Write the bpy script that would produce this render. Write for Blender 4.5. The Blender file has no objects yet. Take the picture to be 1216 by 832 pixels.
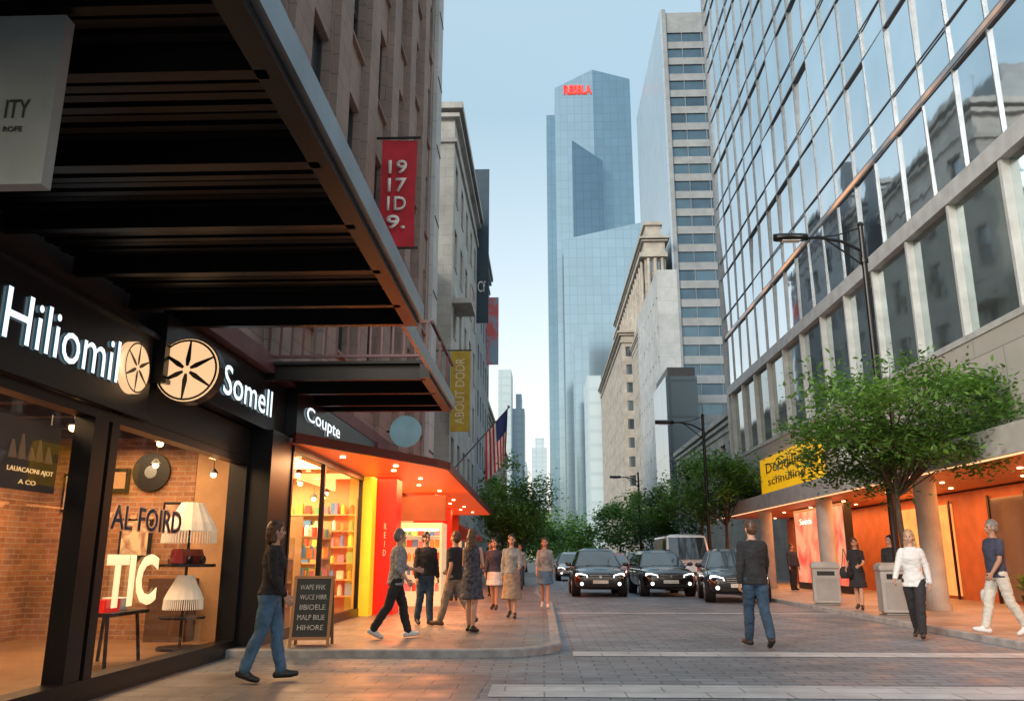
import bpy, math, random, bmesh
from math import sin, cos, radians as rad, pi
from mathutils import Vector as V, Matrix, noise
R=random.Random(7)
D=bpy.data; S=bpy.context.scene; C=S.collection
# ---------------------------------------------------------------- materials
def nodes(name):
    m=D.materials.new(name); m.use_nodes=True; nt=m.node_tree
    return m,nt,nt.nodes['Principled BSDF']
def M(name,col,rough=.6,metal=0,var=.15,scale=2.5,bump=0,bsc=None,emit=0,ecol=None,spec=.5,coat=0):
    if name in D.materials: return D.materials[name]
    m,nt,b=nodes(name); N=nt.nodes; L=nt.links
    g=N.new('ShaderNodeNewGeometry'); n=N.new('ShaderNodeTexNoise'); n.inputs['Scale'].default_value=scale; n.inputs['Detail'].default_value=6
    L.new(g.outputs['Position'],n.inputs['Vector'])
    r=N.new('ShaderNodeValToRGB'); r.color_ramp.elements[0].position=.3; r.color_ramp.elements[1].position=.7
    r.color_ramp.elements[0].color=(*[c*(1-var) for c in col],1); r.color_ramp.elements[1].color=(*[min(1,c*(1+var)) for c in col],1)
    L.new(n.outputs['Fac'],r.inputs['Fac']); L.new(r.outputs['Color'],b.inputs['Base Color'])
    b.inputs['Roughness'].default_value=rough; b.inputs['Metallic'].default_value=metal; b.inputs['Specular IOR Level'].default_value=spec
    b.inputs['Coat Weight'].default_value=coat
    if emit:
        b.inputs['Emission Strength'].default_value=emit; b.inputs['Emission Color'].default_value=(*(ecol or col),1); m.cycles.emission_sampling='NONE'
    if bump:
        n2=N.new('ShaderNodeTexNoise'); n2.inputs['Scale'].default_value=bsc or scale*6; n2.inputs['Detail'].default_value=5
        L.new(g.outputs['Position'],n2.inputs['Vector'])
        bp=N.new('ShaderNodeBump'); bp.inputs['Strength'].default_value=bump; bp.inputs['Distance'].default_value=.02
        L.new(n2.outputs['Fac'],bp.inputs['Height']); L.new(bp.outputs['Normal'],b.inputs['Normal'])
    return m
def brickmat(name,c1,c2,mort,w,h,msize,rough=.7,metal=0,offset=.5,floor=False,bump=.4,stain=.35,stsc=.5,rough2=None,spec=.5):
    m,nt,b=nodes(name); N=nt.nodes; L=nt.links
    g=N.new('ShaderNodeNewGeometry'); s=N.new('ShaderNodeSeparateXYZ'); L.new(g.outputs['Position'],s.inputs[0])
    c=N.new('ShaderNodeCombineXYZ')
    if floor: L.new(s.outputs['X'],c.inputs['X']); L.new(s.outputs['Y'],c.inputs['Y'])
    else:
        a=N.new('ShaderNodeMath'); L.new(s.outputs['X'],a.inputs[0]); L.new(s.outputs['Y'],a.inputs[1]); L.new(a.outputs[0],c.inputs['X']); L.new(s.outputs['Z'],c.inputs['Y'])
    t=N.new('ShaderNodeTexBrick'); t.offset=offset; t.inputs['Scale'].default_value=1; t.inputs['Brick Width'].default_value=w; t.inputs['Row Height'].default_value=h
    t.inputs['Mortar Size'].default_value=msize; t.inputs['Mortar Smooth'].default_value=.2
    t.inputs['Color1'].default_value=(*c1,1); t.inputs['Color2'].default_value=(*c2,1); t.inputs['Mortar'].default_value=(*mort,1)
    L.new(c.outputs[0],t.inputs['Vector'])
    n=N.new('ShaderNodeTexNoise'); n.inputs['Scale'].default_value=stsc; n.inputs['Detail'].default_value=8; n.inputs['Roughness'].default_value=.65; L.new(g.outputs['Position'],n.inputs['Vector'])
    mr=N.new('ShaderNodeMapRange'); mr.inputs[1].default_value=.3; mr.inputs[2].default_value=.7; mr.inputs[3].default_value=1-stain; mr.inputs[4].default_value=1+stain*.6; L.new(n.outputs['Fac'],mr.inputs[0])
    x=N.new('ShaderNodeMix'); x.data_type='RGBA'; x.blend_type='MULTIPLY'; x.inputs[0].default_value=1; L.new(t.outputs['Color'],x.inputs[6]); L.new(mr.outputs[0],x.inputs[7])
    L.new(x.outputs[2],b.inputs['Base Color'])
    b.inputs['Roughness'].default_value=rough; b.inputs['Metallic'].default_value=metal; b.inputs['Specular IOR Level'].default_value=spec
    if rough2 is not None:
        mr2=N.new('ShaderNodeMapRange'); mr2.inputs[1].default_value=.3; mr2.inputs[2].default_value=.7; mr2.inputs[3].default_value=rough; mr2.inputs[4].default_value=rough2
        n3=N.new('ShaderNodeTexNoise'); n3.inputs['Scale'].default_value=1.7; n3.inputs['Detail'].default_value=6; L.new(g.outputs['Position'],n3.inputs['Vector']); L.new(n3.outputs['Fac'],mr2.inputs[0]); L.new(mr2.outputs[0],b.inputs['Roughness'])
    if bump:
        bp=N.new('ShaderNodeBump'); bp.inputs['Strength'].default_value=bump; bp.inputs['Distance'].default_value=.01; bp.invert=True
        L.new(t.outputs['Fac'],bp.inputs['Height']); L.new(bp.outputs['Normal'],b.inputs['Normal'])
    return m
def mirror(name,c1,c2,rough=.05,metal=.85):
    m,nt,b=nodes(name); N=nt.nodes; L=nt.links
    o=N.new('ShaderNodeObjectInfo'); g=N.new('ShaderNodeNewGeometry'); n=N.new('ShaderNodeTexNoise'); n.inputs['Scale'].default_value=.35; L.new(g.outputs['Position'],n.inputs['Vector'])
    a=N.new('ShaderNodeMath'); a.operation='MULTIPLY_ADD'; a.inputs[1].default_value=.55; L.new(o.outputs['Random'],a.inputs[0])
    sb=N.new('ShaderNodeMath'); sb.operation='SUBTRACT'; sb.inputs[1].default_value=.15; L.new(n.outputs['Fac'],sb.inputs[0]); L.new(sb.outputs[0],a.inputs[2])
    x=N.new('ShaderNodeMix'); x.data_type='RGBA'; x.inputs[6].default_value=(*c1,1); x.inputs[7].default_value=(*c2,1); L.new(a.outputs[0],x.inputs[0])
    L.new(x.outputs[2],b.inputs['Base Color']); b.inputs['Roughness'].default_value=rough; b.inputs['Metallic'].default_value=metal
    bp=N.new('ShaderNodeBump'); bp.inputs['Strength'].default_value=.07; bp.inputs['Distance'].default_value=.05; n2=N.new('ShaderNodeTexNoise'); n2.inputs['Scale'].default_value=.9; L.new(g.outputs['Position'],n2.inputs['Vector']); L.new(n2.outputs['Fac'],bp.inputs['Height']); L.new(bp.outputs['Normal'],b.inputs['Normal'])
    return m
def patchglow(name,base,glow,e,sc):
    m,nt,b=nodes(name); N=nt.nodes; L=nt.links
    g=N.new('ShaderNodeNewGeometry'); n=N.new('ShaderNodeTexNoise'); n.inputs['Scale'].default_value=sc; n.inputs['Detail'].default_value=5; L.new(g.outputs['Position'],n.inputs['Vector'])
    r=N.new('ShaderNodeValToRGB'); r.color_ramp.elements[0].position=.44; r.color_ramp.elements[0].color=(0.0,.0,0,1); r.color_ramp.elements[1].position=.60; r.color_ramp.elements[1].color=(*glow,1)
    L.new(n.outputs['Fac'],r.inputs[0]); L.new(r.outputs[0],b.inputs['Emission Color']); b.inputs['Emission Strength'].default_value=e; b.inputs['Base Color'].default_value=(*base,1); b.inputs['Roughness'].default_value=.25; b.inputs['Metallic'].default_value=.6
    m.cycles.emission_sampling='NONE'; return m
def thinglass(name,tint=(.95,.97,.97),k=1.0):
    m=D.materials.new(name); m.use_nodes=True; nt=m.node_tree; N=nt.nodes; L=nt.links; N.clear()
    o=N.new('ShaderNodeOutputMaterial'); t=N.new('ShaderNodeBsdfTransparent'); t.inputs[0].default_value=(*tint,1); g=N.new('ShaderNodeBsdfGlossy'); g.inputs['Roughness'].default_value=.02
    f=N.new('ShaderNodeLayerWeight'); f.inputs[0].default_value=.5; pw=N.new('ShaderNodeMath'); pw.operation='POWER'; pw.inputs[1].default_value=4
    mu=N.new('ShaderNodeMath'); mu.operation='MULTIPLY_ADD'; mu.inputs[1].default_value=.75*k; mu.inputs[2].default_value=.04; mx=N.new('ShaderNodeMixShader')
    L.new(f.outputs['Facing'],pw.inputs[0]); L.new(pw.outputs[0],mu.inputs[0]); L.new(mu.outputs[0],mx.inputs[0]); L.new(t.outputs[0],mx.inputs[1]); L.new(g.outputs[0],mx.inputs[2]); L.new(mx.outputs[0],o.inputs[0])
    return m
def leafmat(name,c):
    m,nt,b=nodes(name); N=nt.nodes; L=nt.links
    g=N.new('ShaderNodeNewGeometry'); n=N.new('ShaderNodeTexNoise'); n.inputs['Scale'].default_value=5; L.new(g.outputs['Position'],n.inputs['Vector'])
    x=N.new('ShaderNodeMix'); x.data_type='RGBA'; x.inputs[6].default_value=(*[q*.65 for q in c],1); x.inputs[7].default_value=(*[q*1.35 for q in c],1); L.new(n.outputs['Fac'],x.inputs[0]); L.new(x.outputs[2],b.inputs['Base Color'])
    b.inputs['Roughness'].default_value=.5
    tr=N.new('ShaderNodeBsdfTranslucent'); L.new(x.outputs[2],tr.inputs[0]); mx=N.new('ShaderNodeMixShader'); mx.inputs[0].default_value=.45
    o=[q for q in N if q.type=='OUTPUT_MATERIAL'][0]; L.new(b.outputs[0],mx.inputs[1]); L.new(tr.outputs[0],mx.inputs[2]); L.new(mx.outputs[0],o.inputs[0])
    return m
black=M('black_painted_metal',(.012,.012,.014),.35,.3)
blackmatte=M('black_matte',(.010,.0095,.009),.7)
canopyM=M('dark_canopy_metal',(.010,.0075,.0065),.42,.4,bump=.1)
silver=M('brushed_steel',(.22,.25,.28),.35,.9,bump=.05)
signblack=M('sign_black',(.012,.014,.018),.3,0)
signwhite=M('lit_letter',(.9,.93,.95),.4,emit=1.3,ecol=(.85,.95,1))
dayletter=M('white_day_letter',(.8,.8,.8),.4,emit=.15)
letterside=M('letter_side_blue',(.06,.2,.3),.4,emit=.1,ecol=(.1,.5,.7))
cream=M('lit_cream_disc',(.9,.6,.38),.5,emit=.9,ecol=(1,.62,.32))
whiteM=M('white_paint',(.75,.76,.76),.5)
plasterwarm=M('warm_plaster',(.40,.24,.13),.8,bump=.2)
woodfl=brickmat('wood_floor',(.2,.11,.06),(.26,.15,.08),(.08,.04,.02),1.2,.12,.004,floor=True,rough=.35)
brickin=brickmat('interior_brick',(.36,.16,.07),(.24,.10,.05),(.34,.23,.15),.24,.08,.01,stain=.5,stsc=1.2)
ceil=M('dark_ceiling',(.07,.04,.03),.8)
bulb=M('warm_bulb',(1,.8,.5),.5,emit=8,ecol=(1,.62,.28))
bulbs=M('soft_warm_strip',(1,.8,.5),.5,emit=1.2,ecol=(1,.6,.3))
glassS=thinglass('shop_glass',k=.85)
redM=M('glowing_red_lacquer',(.6,.012,.01),.4,emit=.4,ecol=(1,.008,.006))  # emission puts a red glow into the lacquer itself
yellowM=M('glowing_yellow_lacquer',(.85,.5,.02),.4,emit=.55,ecol=(1,.55,.03))  # yellow lacquer with brightness added as emission
orangeceil=M('orange_soffit',(.68,.24,.08),.5)
maroon=M('maroon_cornice',(.10,.035,.04),.5)
stoneL=brickmat('brown_stone',(.28,.215,.19),(.24,.185,.165),(.15,.12,.105),1.1,.45,.012,stain=.3,bump=.3)
stoneP=brickmat('pale_limestone',(.42,.42,.40),(.38,.38,.365),(.27,.27,.26),1.4,.6,.012,stain=.35,bump=.3)
stoneG=brickmat('grey_stone',(.27,.305,.33),(.245,.275,.30),(.20,.22,.24),1.4,.6,.015,stain=.2)
stoneC=brickmat('cream_stone',(.41,.39,.35),(.37,.35,.32),(.28,.27,.25),2,.8,.02,stain=.35)
stoneW=brickmat('white_panels',(.48,.52,.55),(.45,.49,.52),(.36,.40,.43),2.5,1.2,.03,stain=.15)
stoneB=brickmat('pale_grey_concrete',(.44,.47,.49),(.40,.43,.45),(.33,.36,.38),3.5,1.8,.03,stain=.22)
winD=mirror('dark_window_glass',(.05,.07,.09),(.22,.27,.31),.06,.7)
winB=mirror('blue_band_glass',(.04,.07,.10),(.10,.17,.22),.12,.5)
winF=M('dark_window_frame',(.03,.03,.035),.5)
cw=mirror('curtain_glass',(.54,.61,.66),(.90,.95,.98),.035,.97)
cwl=mirror('lower_curtain_glass',(.22,.28,.29),(.48,.55,.56),.05,.9)
mull=M('thin_mullion',(.22,.24,.26),.4,.5)
palemet=M('pale_metal_frame',(.55,.57,.57),.45,.2)
paleclad=brickmat('beige_cladding',(.47,.45,.42),(.44,.42,.395),(.22,.21,.2),2.4,1.15,.012,stain=.12,bump=.3)
orangeline=patchglow('amber_reflection_glow',(.35,.38,.40),(1,.38,.07),.75,.30)  # broken amber reflection painted as patchy emission
def tg(n,a,k=.9,mt=.7,w=3.2,h=4,r=.14): return brickmat(n,a,tuple(min(1,q*1.08) for q in a),tuple(q*k for q in a),w,h,.16,rough=r,metal=mt,offset=0,bump=0,stain=.1,stsc=.02)
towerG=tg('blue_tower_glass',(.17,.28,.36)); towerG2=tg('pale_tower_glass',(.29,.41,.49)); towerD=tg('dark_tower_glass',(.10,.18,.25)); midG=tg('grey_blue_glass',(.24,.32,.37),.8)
hazeB=brickmat('hazy_blue_tower',(.44,.56,.63),(.47,.59,.65),(.40,.52,.59),5,4,.6,rough=.6,offset=0,bump=0,stain=.08,stsc=.02)  # aerial haze baked into the pale blue base colour
roadM=brickmat('street_setts',(.175,.20,.232),(.235,.262,.295),(.085,.097,.112),.42,.21,.012,rough=.38,rough2=.7,floor=True,stain=.4,stsc=.45,bump=.6)
bandM=brickmat('pale_granite_band',(.52,.55,.57),(.46,.49,.51),(.22,.23,.24),.8,.34,.01,rough=.5,floor=True,stain=.35,stsc=1.2)
paveL=brickmat('plaza_tiles',(.22,.205,.20),(.18,.17,.168),(.08,.077,.076),.6,.3,.01,rough=.3,rough2=.6,floor=True,stain=.4,stsc=.8,bump=.5)
paveR=brickmat('sidewalk_slabs',(.28,.27,.265),(.235,.228,.225),(.12,.115,.11),.9,.6,.012,rough=.35,rough2=.65,floor=True,stain=.35,stsc=.6,bump=.5)
kerbM=M('kerb_granite',(.30,.305,.31),.6,var=.3,scale=5,bump=.2)
groundM=M('ground_asphalt',(.06,.06,.062),.85,bump=.3)
bark=M('tree_bark',(.06,.045,.035),.9,var=.4,scale=8,bump=.8,bsc=30)
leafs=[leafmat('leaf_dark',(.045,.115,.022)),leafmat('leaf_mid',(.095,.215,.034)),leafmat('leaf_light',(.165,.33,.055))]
# ---------------------------------------------------------------- mesh builder
class MB:
    def __init__(s): s.v=[];s.f=[];s.m=[]
    def add(s,vs,fs,mat=0):
        o=len(s.v); s.v+= [tuple(p) for p in vs]; s.f+=[tuple(i+o for i in f) for f in fs]; s.m+=[mat]*len(fs)
    def box(s,x0,x1,y0,y1,z0,z1,mat=0):
        s.add([(x0,y0,z0),(x1,y0,z0),(x1,y1,z0),(x0,y1,z0),(x0,y0,z1),(x1,y0,z1),(x1,y1,z1),(x0,y1,z1)],[(0,3,2,1),(4,5,6,7),(0,1,5,4),(1,2,6,5),(2,3,7,6),(3,0,4,7)],mat)
    def obox(s,o,xd,n,u0,u1,z0,z1,d0,d1,mat=0):
        o=V(o);xd=V(xd);n=V(n);up=V((0,0,1)); P=lambda u,d,z:o+xd*u+n*d+up*z
        s.add([P(u0,d1,z0),P(u1,d1,z0),P(u1,d0,z0),P(u0,d0,z0),P(u0,d1,z1),P(u1,d1,z1),P(u1,d0,z1),P(u0,d0,z1)],[(0,3,2,1),(4,5,6,7),(0,1,5,4),(1,2,6,5),(2,3,7,6),(3,0,4,7)],mat)
    def beam(s,p0,p1,w,h,mat=0):
        p0=V(p0);p1=V(p1); d=(p1-p0).normalized(); up=V((0,0,1)) if abs(d.z)<.95 else V((0,1,0)); a=d.cross(up).normalized()*w/2; b=a.cross(d).normalized()*h/2
        s.add([p0-a-b,p0+a-b,p0+a+b,p0-a+b,p1-a-b,p1+a-b,p1+a+b,p1-a+b],[(0,3,2,1),(4,5,6,7),(0,1,5,4),(1,2,6,5),(2,3,7,6),(3,0,4,7)],mat)
    def cone(s,p0,p1,r0,r1,n=12,mat=0,caps=True):
        p0=V(p0);p1=V(p1); d=p1-p0
        if d.length<1e-6: return
        d.normalize(); a=d.orthogonal().normalized(); b=d.cross(a); vs=[]
        for p,r in((p0,r0),(p1,r1)):
            for i in range(n): t=2*pi*i/n; vs.append(p+a*cos(t)*r+b*sin(t)*r)
        fs=[(i,(i+1)%n,n+(i+1)%n,n+i) for i in range(n)]
        if caps: fs+=[tuple(range(n))[::-1],tuple(range(n,2*n))]
        s.add(vs,fs,mat)
    def sph(s,c,r,mat=0,n=12,k=8,fn=None):
        if not hasattr(r,'__len__'): r=(r,r,r)
        vs=[];fs=[]
        for j in range(1,k):
            ph=pi*j/k
            for i in range(n): t=2*pi*i/n; vs.append(V((c[0]+r[0]*sin(ph)*cos(t),c[1]+r[1]*sin(ph)*sin(t),c[2]+r[2]*cos(ph))))
        vs+=[V((c[0],c[1],c[2]+r[2])),V((c[0],c[1],c[2]-r[2]))]; T=len(vs)-2;B=T+1
        for j in range(k-2):
            for i in range(n): fs.append((j*n+i,(j+1)*n+i,(j+1)*n+(i+1)%n,j*n+(i+1)%n))
        for i in range(n): fs.append((T,i,(i+1)%n)); fs.append((B,(k-2)*n+(i+1)%n,(k-2)*n+i))
        if fn: vs=[fn(p) for p in vs]
        s.add(vs,fs,mat)
    def cap(s,p0,p1,r0,r1,n=10,mat=0):
        s.cone(p0,p1,r0,r1,n,mat); s.sph(p0,r0,mat,n,6); s.sph(p1,r1,mat,n,6)
    def loft(s,rings,mat=0,caps=True):
        n=len(rings[0]); vs=[p for r in rings for p in r]; fs=[]
        for j in range(len(rings)-1):
            for i in range(n): fs.append((j*n+i,j*n+(i+1)%n,(j+1)*n+(i+1)%n,(j+1)*n+i))
        if caps: fs+=[tuple(range(n))[::-1],tuple(range((len(rings)-1)*n,len(rings)*n))]
        s.add(vs,fs,mat)
    def tube(s,pts,rs,n=8,mat=0):
        for i in range(len(pts)-1): s.cone(pts[i],pts[i+1],rs[i],rs[i+1],n,mat,caps=(i in(0,len(pts)-2)))
    def mesh(s,name,mats,smooth=False,recalc=True,off=None):
        me=D.meshes.new(name); vs=s.v if off is None else [(p[0]-off[0],p[1]-off[1],p[2]-off[2]) for p in s.v]
        me.from_pydata(vs,[],s.f)
        for m in mats: me.materials.append(m)
        me.polygons.foreach_set('material_index',s.m)
        if smooth: me.polygons.foreach_set('use_smooth',[True]*len(s.f))
        if recalc:
            b=bmesh.new(); b.from_mesh(me); bmesh.ops.recalc_face_normals(b,faces=b.faces); b.to_mesh(me); b.free()
        me.update(); return me
    def obj(s,name,mats,parent=None,smooth=False,local=False,recalc=True,bevel=0,**kw):
        if not isinstance(mats,(list,tuple)): mats=[mats]
        xs=[p[0] for p in s.v];ys=[p[1] for p in s.v];zs=[p[2] for p in s.v]
        o=V(((min(xs)+max(xs))/2,(min(ys)+max(ys))/2,min(zs)))
        ob=D.objects.new(name,s.mesh(name,mats,smooth,recalc,o)); C.objects.link(ob)
        if parent:
            ob.parent=parent; base=V((0,0,0)) if local else V(parent.get('_b',(0,0,0)))
            ob.location=o-base; ob['_b']=tuple(o)
        else: ob.location=o; ob['_b']=tuple(o)
        if bevel:
            md=ob.modifiers.new('b','BEVEL'); md.width=bevel; md.segments=3; md.limit_method='ANGLE'
        for k,v in kw.items(): ob[k]=v
        return ob
def bx1(name,mats,parent,*a,**k):
    b=MB(); b.box(*a); return b.obj(name,mats,parent,**k)
def empty(name,loc,label,category,group=None,rot=0):
    e=D.objects.new(name,None); e.empty_display_size=.2; C.objects.link(e); e.location=loc; e.rotation_euler[2]=rot
    e['_b']=tuple(loc); e['label']=label; e['category']=category
    if group: e['group']=group
    return e
def text(body,mat,parent,o,xd,n,width,height,ext=.01,name='lettering',local=False,side=None,bold=0):
    cu=D.curves.new('t','FONT'); cu.body=body; cu.size=1; cu.extrude=0; cu.resolution_u=3; cu.offset=bold
    if body.count('\n'): cu.align_x='CENTER'
    ob=D.objects.new('t',cu); C.objects.link(ob); dg=bpy.context.evaluated_depsgraph_get(); me=D.meshes.new_from_object(ob.evaluated_get(dg))
    D.objects.remove(ob); D.curves.remove(cu)
    xs=[v.co.x for v in me.vertices]; ys=[v.co.y for v in me.vertices]
    if not xs: return
    x0,x1,y0,y1=min(xs),max(xs),min(ys),max(ys); o=V(o);xd=V(xd);n=V(n);up=n.cross(xd)
    b=bmesh.new(); b.from_mesh(me); D.meshes.remove(me)
    r=bmesh.ops.extrude_face_region(b,geom=b.faces[:]); es=set(g for g in r['geom'] if isinstance(g,bmesh.types.BMVert))
    for v in b.verts:
        z=ext if v in es else 0
        v.co=xd*((v.co.x-x0)/(x1-x0)*width)+up*((v.co.y-y0)/(y1-y0)*height)+n*z
    bmesh.ops.recalc_face_normals(b,faces=b.faces); b.normal_update()
    me=D.meshes.new(name); base=V((0,0,0)) if (local or not parent) else V(parent.get('_b',(0,0,0)))
    me.materials.append(mat)
    if side:
        me.materials.append(side)
        for f in b.faces:
            if abs(f.normal.dot(n))<.5: f.material_index=1
    b.to_mesh(me); b.free()
    ob=D.objects.new(name,me); C.objects.link(ob); ob.parent=parent; ob.location=o-base; ob['_b']=tuple(o)
    return ob
PX=((0,1,0),(1,0,0)); NX=((0,-1,0),(-1,0,0)); NY=((1,0,0),(0,-1,0))
# ---------------------------------------------------------------- people
skinA=M('skin_light',(.48,.28,.20),.5,var=.08); skinB=M('skin_tan',(.34,.18,.12),.5,var=.08)
eyeM=M('eye_dark',(.03,.02,.02),.2); lipM=M('lips',(.4,.13,.11),.4)
def cloth(n,c,r=.85): return M(n,c,r,var=.3,scale=9,bump=.3,bsc=60)
CL=dict(black=cloth('black_cloth',(.018,.018,.022)),denim=cloth('blue_denim',(.07,.15,.25)),dkdenim=cloth('dark_denim',(.03,.065,.115)),grey=cloth('grey_cloth',(.26,.28,.29)),khaki=cloth('khaki_cloth',(.24,.20,.17)),white=M('white_cloth',(.62,.63,.64),.85,var=.06,scale=6,bump=.3,bsc=40),
 tan=cloth('tan_cloth',(.28,.22,.17)),offw=M('offwhite_trousers',(.50,.48,.43),.85,var=.08,scale=6,bump=.3,bsc=40),navy=cloth('navy_tee',(.035,.04,.07)),brownsh=M('brown_leather',(.06,.035,.02),.5),blacksh=M('black_leather',(.015,.015,.015),.4),whitesh=M('white_sneaker',(.6,.6,.6),.5),pat=M('patterned_dress',(.05,.05,.07),.8,var=.9,scale=22),plaid=M('grey_check_shirt',(.24,.25,.27),.85,var=.5,scale=30))
hairM=dict(brown=M('brown_hair',(.075,.038,.02),.45,var=.5,scale=40),black=M('black_hair',(.014,.012,.012),.45,var=.4,scale=40),blond=M('blond_hair',(.34,.22,.11),.5,var=.4,scale=40),grey=M('grey_hair',(.15,.14,.13),.6,var=.4,scale=40))
def remesh(mb,vox,name,mats,wr=0,fn=None):
    me=mb.mesh('tmp',[],True); ob=D.objects.new('tmp',me); C.objects.link(ob)
    m=ob.modifiers.new('r','REMESH'); m.mode='VOXEL'; m.voxel_size=vox
    s=ob.modifiers.new('s','SMOOTH'); s.factor=.5; s.iterations=3 if wr else 1
    dg=bpy.context.evaluated_depsgraph_get(); out=D.meshes.new_from_object(ob.evaluated_get(dg)); D.objects.remove(ob); D.meshes.remove(me)
    out.name=name
    if wr:
        nr=[v.normal.copy() for v in out.vertices]
        for v,n in zip(out.vertices,nr):
            p=v.co; w=noise.noise(V((p.x*12,p.y*12,p.z*20)))+.5*noise.noise(V((p.x*36,p.y*36,p.z*28)))
            v.co+=n*(w+.25)*wr
    out.materials.clear()
    for q in mats: out.materials.append(q)
    out.polygons.foreach_set('use_smooth',[True]*len(out.polygons))
    if fn:
        for p in out.polygons: p.material_index=fn(p.center)
    out.update(); return out
def person(loc,head,h,label,tL=0,kL=4,fL=0,tR=0,kR=4,fR=0,sL=4,eL=12,aL=8,sR=4,eR=12,aR=8,inL=0,inR=0,lean=0,turn=0,woman=False,skin=None,top='black',sleeve='long',bot='denim',kind='trousers',hem=.5,hair='brown',hs='short',shoes='blacksh',vox=.009,lookd=0,topz=.93,topname=None):
    s=h/1.77; w=.88 if woman else 1.0; skin=skin or skinA; l=rad(lean)
    body=MB();tp=MB();bt=MB();sh=[MB(),MB()];hr=MB()
    def T(p):
        x,y,z=p; dz=z-.95
        return V((x,y*cos(l)+dz*sin(l),.95+dz*cos(l)-y*sin(l)))
    tn=rad(turn); ld=rad(lookd)
    def H(p):
        x,y,z=p; dz=z-1.55; y2=y*cos(ld)+dz*sin(ld); z2=1.55+dz*cos(ld)-y*sin(ld)
        return T((x*cos(tn)-y2*sin(tn),x*sin(tn)+y2*cos(tn),z2))
    mn=[]
    for si,(sd,t,k,f) in enumerate(((-1,tL,kL,fL),(1,tR,kR,fR))):
        t,a,f=rad(t),rad(t-k),rad(f)
        hip=V((sd*.088,0,.93)); knee=hip+V((-sd*.012,sin(t)*.44,-cos(t)*.44)); ank=knee+V((0,sin(a)*.41,-cos(a)*.41))
        fd=V((sd*.12,cos(f),-sin(f))).normalized(); dn=V((0,-sin(f),-cos(f)))
        heel=ank+dn*.045-fd*.055; ball=ank+dn*.05+fd*.11; toe=ball+fd*.06
        calf=knee.lerp(ank,.3)+V((0,-cos(a)*.018,0))
        body.cap(hip,knee,.080,.052); body.cap(knee,calf,.050,.054); body.cap(calf,ank,.054,.034); body.cap(heel,ball,.032,.034); body.cap(ank,heel,.036,.03)
        for q,r in((heel,.043),(ball,.045),(toe,.036)): mn.append(q.z-r)
        q=sh[si]; q.cap(heel,ball,.040,.043); q.cap(ball,toe,.042,.033); q.cap(ank,ball,.042,.036); q.cap(ank,heel,.044,.04)
        if kind=='trousers':
            mid=hip.lerp(knee,.5); bt.cap(hip,mid,.104*w**.3,.092); bt.cap(mid,knee,.092,.075); bt.cap(knee,calf,.075,.074); bt.cap(calf,ank+V((0,0,.02)),.074,.064)
    zo=-min(mn)
    def ring(z,rx,ry,yo=0,n=18,f=T): return [f((rx*cos(2*pi*i/n),yo+ry*sin(2*pi*i/n),z)) for i in range(n)]
    if woman: prof=[(.84,.13,.10,-.005),(.90,.168,.115,-.01),(.98,.152,.10,0),(1.08,.118,.085,.005),(1.2,.128,.092,.01),(1.3,.142,.118,.015),(1.38,.148,.095,.0),(1.44,.125,.07,-.005),(1.475,.07,.058,-.005),(1.5,.05,.05,0)]
    else: prof=[(.84,.13,.10,0),(.90,.165,.115,0),(.98,.158,.108,0),(1.08,.145,.105,.005),(1.2,.158,.11,.008),(1.32,.175,.12,.008),(1.4,.18,.10,.0),(1.45,.14,.075,-.005),(1.48,.085,.065,-.005),(1.505,.058,.056,0)]
    body.loft([ring(*q) for q in prof])
    body.cone(T((0,-.005,1.46)),H((0,.005,1.58)),.056*w,.052*w,12)
    body.sph((0,-.005,1.665),(.073,.092,.104),0,18,12,H); body.sph((0,.022,1.605),(.055,.068,.066),0,14,10,H); body.sph((0,.05,1.575),(.026,.028,.022),0,10,8,H)
    body.sph((0,.088,1.632),(.012,.02,.022),0,8,6,H); body.sph((0,.1,1.622),(.014,.014,.011),0,8,6,H)
    for sd in(-1,1): body.sph((sd*.074,-.002,1.64),(.012,.022,.032),0,8,6,H); body.sph((sd*.045,.055,1.625),(.022,.025,.025),0,8,6,H)
    body.sph((0,.083,1.588),(.022,.014,.011),0,8,6,H)
    for sd,sa,el,ab,inn in((-1,sL,eL,aL,inL),(1,sR,eR,aR,inR)):
        sa_,e_,ab_=rad(sa),rad(sa+el),rad(ab)
        so=T((sd*.172*w,0,1.41)); d1=V((sd*sin(ab_),sin(sa_)*cos(ab_),-cos(sa_)*cos(ab_)))
        elb=so+d1*.285; i_=rad(inn); d2=V((sd*(sin(ab_)*.5-sin(i_)),sin(e_),-cos(e_))).normalized(); wr=elb+d2*.245
        body.cap(so,elb,.048*w,.037*w); body.cap(elb,elb.lerp(wr,.3),.037*w,.038*w); body.cap(elb.lerp(wr,.3),wr,.038*w,.025*w)
        side=V((-sd,0,0)); nrm=(side-d2*side.dot(d2))
        nrm=nrm.normalized() if nrm.length>.2 else V((0,0,1)); fw=nrm.cross(d2).normalized()
        if fw.dot(V((0,cos(e_),sin(e_))))<0: fw=-fw
        for q in(-.024,-.008,.008,.024): body.cap(wr+fw*q*.5,wr+d2*.085+fw*q,.015,.0125,8)
        for q,ln in((-.03,.055),(-.01,.07),(.011,.075),(.031,.066)):
            a0=wr+d2*.085+fw*q*1.05; a1=a0+(d2*.85+nrm*.4).normalized()*ln*.5; a2=a1+(d2*.4+nrm*.8).normalized()*ln*.5
            body.cap(a0,a1,.0095,.009,8); body.cap(a1,a2,.009,.0075,8)
        t0=wr+d2*.03+fw*.028; t1=t0+(d2*.6+fw*.6+nrm*.3).normalized()*.038; t2=t1+(d2*.9+nrm*.4).normalized()*.03
        body.cap(t0,t1,.013,.0105,8); body.cap(t1,t2,.0105,.0085,8)
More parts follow.
